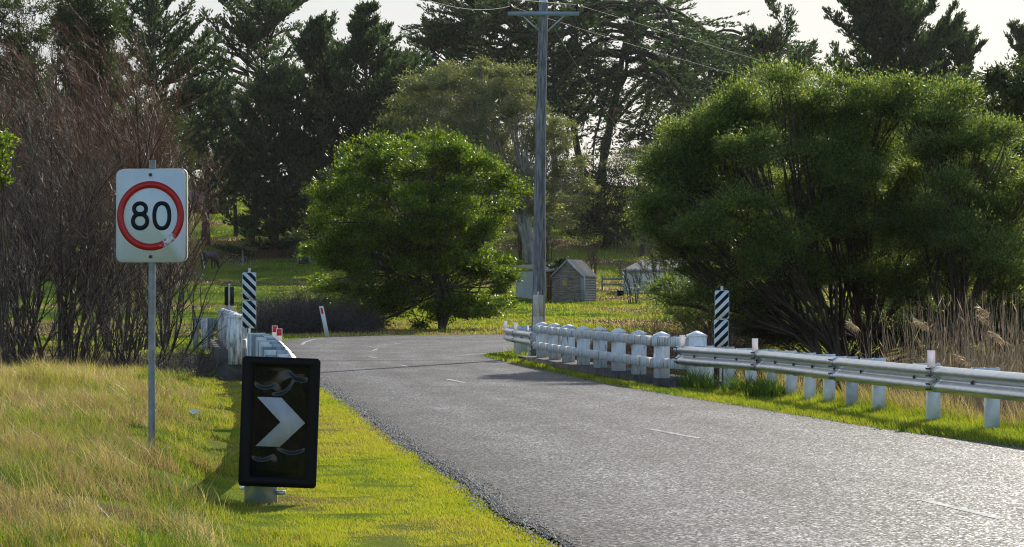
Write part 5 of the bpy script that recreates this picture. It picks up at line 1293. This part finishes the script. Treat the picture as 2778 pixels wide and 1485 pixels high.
# ------------------------------------------------------------------ grass
def blades(name, x, y, h, wd, tint, lean, label, seed, mat_=None, wind=(-.25, 0), cull=True):
    g = np.random.default_rng(seed)
    if cull:
        m = ~inside(x, y, POLY); x, y, h, wd, tint = x[m], y[m], h[m], wd[m], tint[m]
    n = len(x); z = ground_z(x, y) - .02
    a = g.uniform(0, 2 * PI, n); L = np.stack([np.cos(a), np.sin(a)], 1) * lean * g.uniform(.2, 1.3, (n, 1)) + np.array(wind) * g.uniform(.3, 1.2, (n, 1))
    fa = g.normal(size=n) * .6; sx_, sy_ = np.cos(fa) * wd / 2, np.sin(fa) * wd / 2
    V = np.empty((n, 5, 3)); hh = h[:, None]
    V[:, 0] = np.stack([x - sx_, y - sy_, z], 1); V[:, 1] = np.stack([x + sx_, y + sy_, z], 1)
    mx_, my_ = x + L[:, 0] * h * .35, y + L[:, 1] * h * .35
    V[:, 2] = np.stack([mx_ + sx_ * .8, my_ + sy_ * .8, z + h * .58], 1); V[:, 3] = np.stack([mx_ - sx_ * .8, my_ - sy_ * .8, z + h * .58], 1)
    V[:, 4] = np.stack([x + L[:, 0] * h, y + L[:, 1] * h, z + h], 1)
    b = np.arange(n)[:, None] * 5; loops = (b + np.array([0, 1, 2, 3, 3, 2, 4])[None]).ravel(); counts = np.tile([4, 3], n)
    o = link(name, raw_mesh(name, V.reshape(-1, 3), loops, counts, False, np.repeat(np.clip(tint, 0, 1), 5)), mat_ or M['grass']); return tag(o, label, None, None, 'stuff')
def px_sample(g, n, Y0, Y1, pw=1.0):
    u = g.uniform(0, 1, n); y = Y0 * (Y1 / Y0) ** (u ** pw); return y
g = np.random.default_rng(91)
# left verge
n = 540000; y = px_sample(g, n, 12.3, 54, .85); lft = np.maximum(-.205 * y - .6, -14); rgt = edgeL(y) + .12; x = lft + (rgt - lft) * g.uniform(0, 1, n)
l = edgeL(y) - x; mown = 1 - sstep(1.5, 2.4, l + (noise(x, y, .8, 33) - .5) * .8)
tn = tint_at(x, y) + g.normal(size=n) * (.06 + .13 * (1 - mown))
tn = np.where(g.uniform(0, 1, n) < .10 * (1 - mown), g.uniform(.8, 1, n), tn)
c1 = noise(x, y, 3.4, 34, 2); c2 = noise(x, y, 1.5, 38, 2); big = sstep(.42, .62, noise(x, y, .38, 36))
h = (.018 + .035 * c1) * mown + (1 - mown) * (.018 + .17 * sstep(.50, .85, c1) + .11 * sstep(.52, .72, c2) + .04 * big) * (.62 + .5 * sstep(2.4, 4.2, l) + .5 * sstep(.5, .62, noise(x, y, .55, 39)) * sstep(3, 5, l)) + (1 - mown) * .13 * sstep(30, 44, y) * sstep(1.5, 4, l)
h *= g.uniform(.45, 1.3, n); h *= np.where(l < .25, .5, 1)
keep = (l > .16 * noise(x, y, 2.2, 44) - .02) | (g.uniform(0, 1, n) < .2 * (l > -.15))
wd = np.maximum(.0035 + .0035 * mown, .0002 * y * (1 + .6 * mown)) * g.uniform(.7, 1.3, n)
blades('grass', x[keep], y[keep], h[keep], wd[keep], tn[keep], .55, 'bright green grass on the left verge, rougher and drier away from the road', 92, cull=False)
# long dry stems on the left
n = 17000; y = px_sample(g, n, 12.5, 52, .8); x = -.205 * y - .5 + (edgeL(y) - 1.9 + .205 * y + .5) * g.uniform(0, 1, n)
cl = noise(x, y, .9, 37); keep = (g.uniform(0, 1, n) < (sstep(.42, .62, cl) + .25 * sstep(30, 46, y)) * sstep(2.2, 4.5, edgeL(y) - x)) ; x, y, cl = x[keep], y[keep], cl[keep]; n = len(x)
h = g.uniform(.12, .30, n) * (1 + .15 * sstep(34, 48, y)); blades('dry_grass', x, y, h, np.maximum(.003, .00017 * y), g.uniform(.72, 1.0, n), .45, 'tall dry straw stems leaning among the grass on the left', 93, wind=(-.45, 0), cull=False)
# tussocks: fans of brown and green stems
nt_ = 380; y = px_sample(g, nt_, 13, 50, .8); x = -.205 * y - .4 + (edgeL(y) - 2.2 + .205 * y + .4) * g.uniform(0, 1, nt_)
keep = g.uniform(0, 1, nt_) < .35 + .65 * sstep(3.0, 5.0, edgeL(y) - x); x, y = x[keep], y[keep]; nt_ = len(x)
cnt = g.integers(70, 190, nt_); ti_ = np.repeat(np.arange(nt_), cnt); sz_ = g.uniform(.10, .26, nt_)[ti_]; a = g.uniform(0, 6.283, len(ti_)); rr_ = np.sqrt(g.uniform(0, 1, len(ti_))) * sz_
kind_ = g.choice([.76, .84, .93, .22], nt_, p=[.33, .27, .12, .28])[ti_]
blades('dry_grass', x[ti_] + rr_ * np.cos(a), y[ti_] + rr_ * np.sin(a), g.uniform(.10, .34, len(ti_)) * (.6 + 1.6 * sz_), np.maximum(.0032, .00019 * y[ti_]), np.clip(kind_ + g.normal(size=len(ti_)) * .07, 0, 1), .75,
       'shaggy brown tussocks around the speed sign and the far left of the verge', 98, wind=(-.3, 0), cull=False)
# right verge
n = 230000; y = px_sample(g, n, 19, 64, .9); x0_ = edgeR(y) - .02; x = x0_ + g.uniform(0, 1, n) ** 1.3 * 4.2
r = x - edgeR(y); tn = tint_at(x, y) + g.normal(size=n) * .09
hmax = np.where(y > 41.8, .5, 9); onslab = (y > 41.2) & (r > .38 + .0 * y)
keep = (x < .215 * y + .6) & ~onslab & ((r > .12) | (g.uniform(0, 1, n) < .3)); 
h = (.045 + .07 * noise(x, y, 1.9, 51) * 1.2 + .36 * sstep(1.0, 1.8, r) * noise(x, y, 1.1, 52)) * g.uniform(.5, 1.3, n)
red = (noise(x, y, .9, 53) > .60) & (r > 1.5) & (r < 2.6); tn = np.where(red & (g.uniform(0, 1, n) < .4), .9, tn)
blades('grass', x[keep], y[keep], h[keep], (np.maximum(.0045, .00026 * y) * g.uniform(.7, 1.3, n))[keep], tn[keep], .35, 'low bright green grass strip between the right road edge and the guardrail', 94, cull=False)
# lush weeds by the end post, straw at the posts
n = 9000; y = g.uniform(37.5, 42.6, n); x = edgeR(y) + g.uniform(.75, 1.9, n); keep = noise(x, y, 1.2, 54) > .42
blades('weeds', x[keep], y[keep], g.uniform(.15, .42, keep.sum()), np.full(keep.sum(), .014), g.uniform(0, .3, keep.sum()), .5, 'dark green tufts of weeds at the foot of the near end post', 95, cull=False)
n = 42000; y = px_sample(g, n, 22, 42, 1); x = edgeR(y) + 1.5 + g.uniform(0, 1, n) * 2.4; keep = (x < .215 * y + .6) & (noise(x, y, 1.0, 55) > .36)
blades('dry_grass', x[keep], y[keep], (g.uniform(.2, .6, n))[keep], np.maximum(.004, .00024 * y)[keep], g.uniform(.62, 1, n)[keep], .4, 'straw coloured grass around the right guardrail posts', 96, cull=False)
# paddock
n = 230000; y = px_sample(g, n, 62, 330, 1.15); x = (g.uniform(-.215, .215, n)) * y; tn = tint_at(x, y) + g.normal(size=n) * .09
h = (.03 + .07 * noise(x, y, .5, 61) + .12 * sstep(.6, .75, noise(x, y, .9, 62))) * g.uniform(.5, 1.4, n) * (1 + .5 * sstep(110, 250, y))
lz = sstep(-.055, -.10, x / y) * (1 - sstep(200, 240, y)); keep = g.uniform(0, 1, n) > .35 * lz; h = h * (1 - .4 * lz); x, y, h, tn = x[keep], y[keep], h[keep], tn[keep]; n = len(x)  # left paddock blades also thinned and shortened to look shaded
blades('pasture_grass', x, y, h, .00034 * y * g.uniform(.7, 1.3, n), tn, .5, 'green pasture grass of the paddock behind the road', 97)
# loose chips of gravel where the seal breaks up
g = np.random.default_rng(99); n = 8000; y = px_sample(g, n, 15.5, 60, .8); sd_ = g.uniform(0, 1, n) < .75; off = g.normal(size=n) * .09
x = np.where(sd_, edgeL(y) - .05 + off, edgeR(y) + .03 + off); r_ = g.uniform(.004, .011, n) * (1 + y / 60); a = g.uniform(0, 6.28, n)
B = np.array([[1, 0, 0], [-.5, .87, 0], [-.5, -.87, 0], [.1, .05, 1.0]]); V = np.empty((n, 4, 3))
for k in range(4): V[:, k] = np.stack([x + r_ * (B[k, 0] * np.cos(a) - B[k, 1] * np.sin(a)), y + r_ * (B[k, 0] * np.sin(a) + B[k, 1] * np.cos(a)), .012 + r_ * B[k, 2] * .9], 1)
T_ = (np.arange(n)[:, None, None] * 4 + np.array([[0, 1, 3], [1, 2, 3], [2, 0, 3]])[None]).reshape(-1)
tag(link('loose_gravel', raw_mesh('loose_gravel', V.reshape(-1, 3), T_, np.full(n * 3, 3)), simple('stone_chips', (.10, .095, .09), (.36, .35, .33), 90, .85)), 'loose gravel scattered along the edges of the road', kind='stuff')
# litter
m = MB(); c = (wx(527, 31.2), 31.2, gz(wx(527, 31.2), 31.2) + .10)
m.add([(c[0] - .07, c[1] - .02, c[2] + .01), (c[0] - .01, c[1] - .03, c[2] - .03), (c[0] + .08, c[1], c[2] + .02), (c[0] + .01, c[1] + .03, c[2] + .03), (c[0] - .06, c[1] + .03, c[2] - .01)], [(0, 1, 3, 4), (1, 2, 3)])
tag(m.build('litter', simple('litter_white', (.7, .7, .7), None)), 'crumpled white scrap of litter in the grass between the speed sign and the chevron board', 'litter')

# ------------------------------------------------------------------ haze in the backlit air
hz = MB(); hz.box((0, 480, 40), (1100, 1010, 85)); ho = hz.build('haze', bpy.data.materials.new('haze_air')); tag(ho, None, None, None, 'stuff')
hm = ho.data.materials[0]; hm.use_nodes = True; hm.node_tree.nodes.clear()
ou = hm.node_tree.nodes.new('ShaderNodeOutputMaterial'); pv = hm.node_tree.nodes.new('ShaderNodeVolumePrincipled')
pv.inputs['Density'].default_value = .00004; pv.inputs['Anisotropy'].default_value = .45; pv.inputs['Color'].default_value = (.95, .95, .95, 1)
hm.node_tree.links.new(pv.outputs[0], ou.inputs['Volume'])
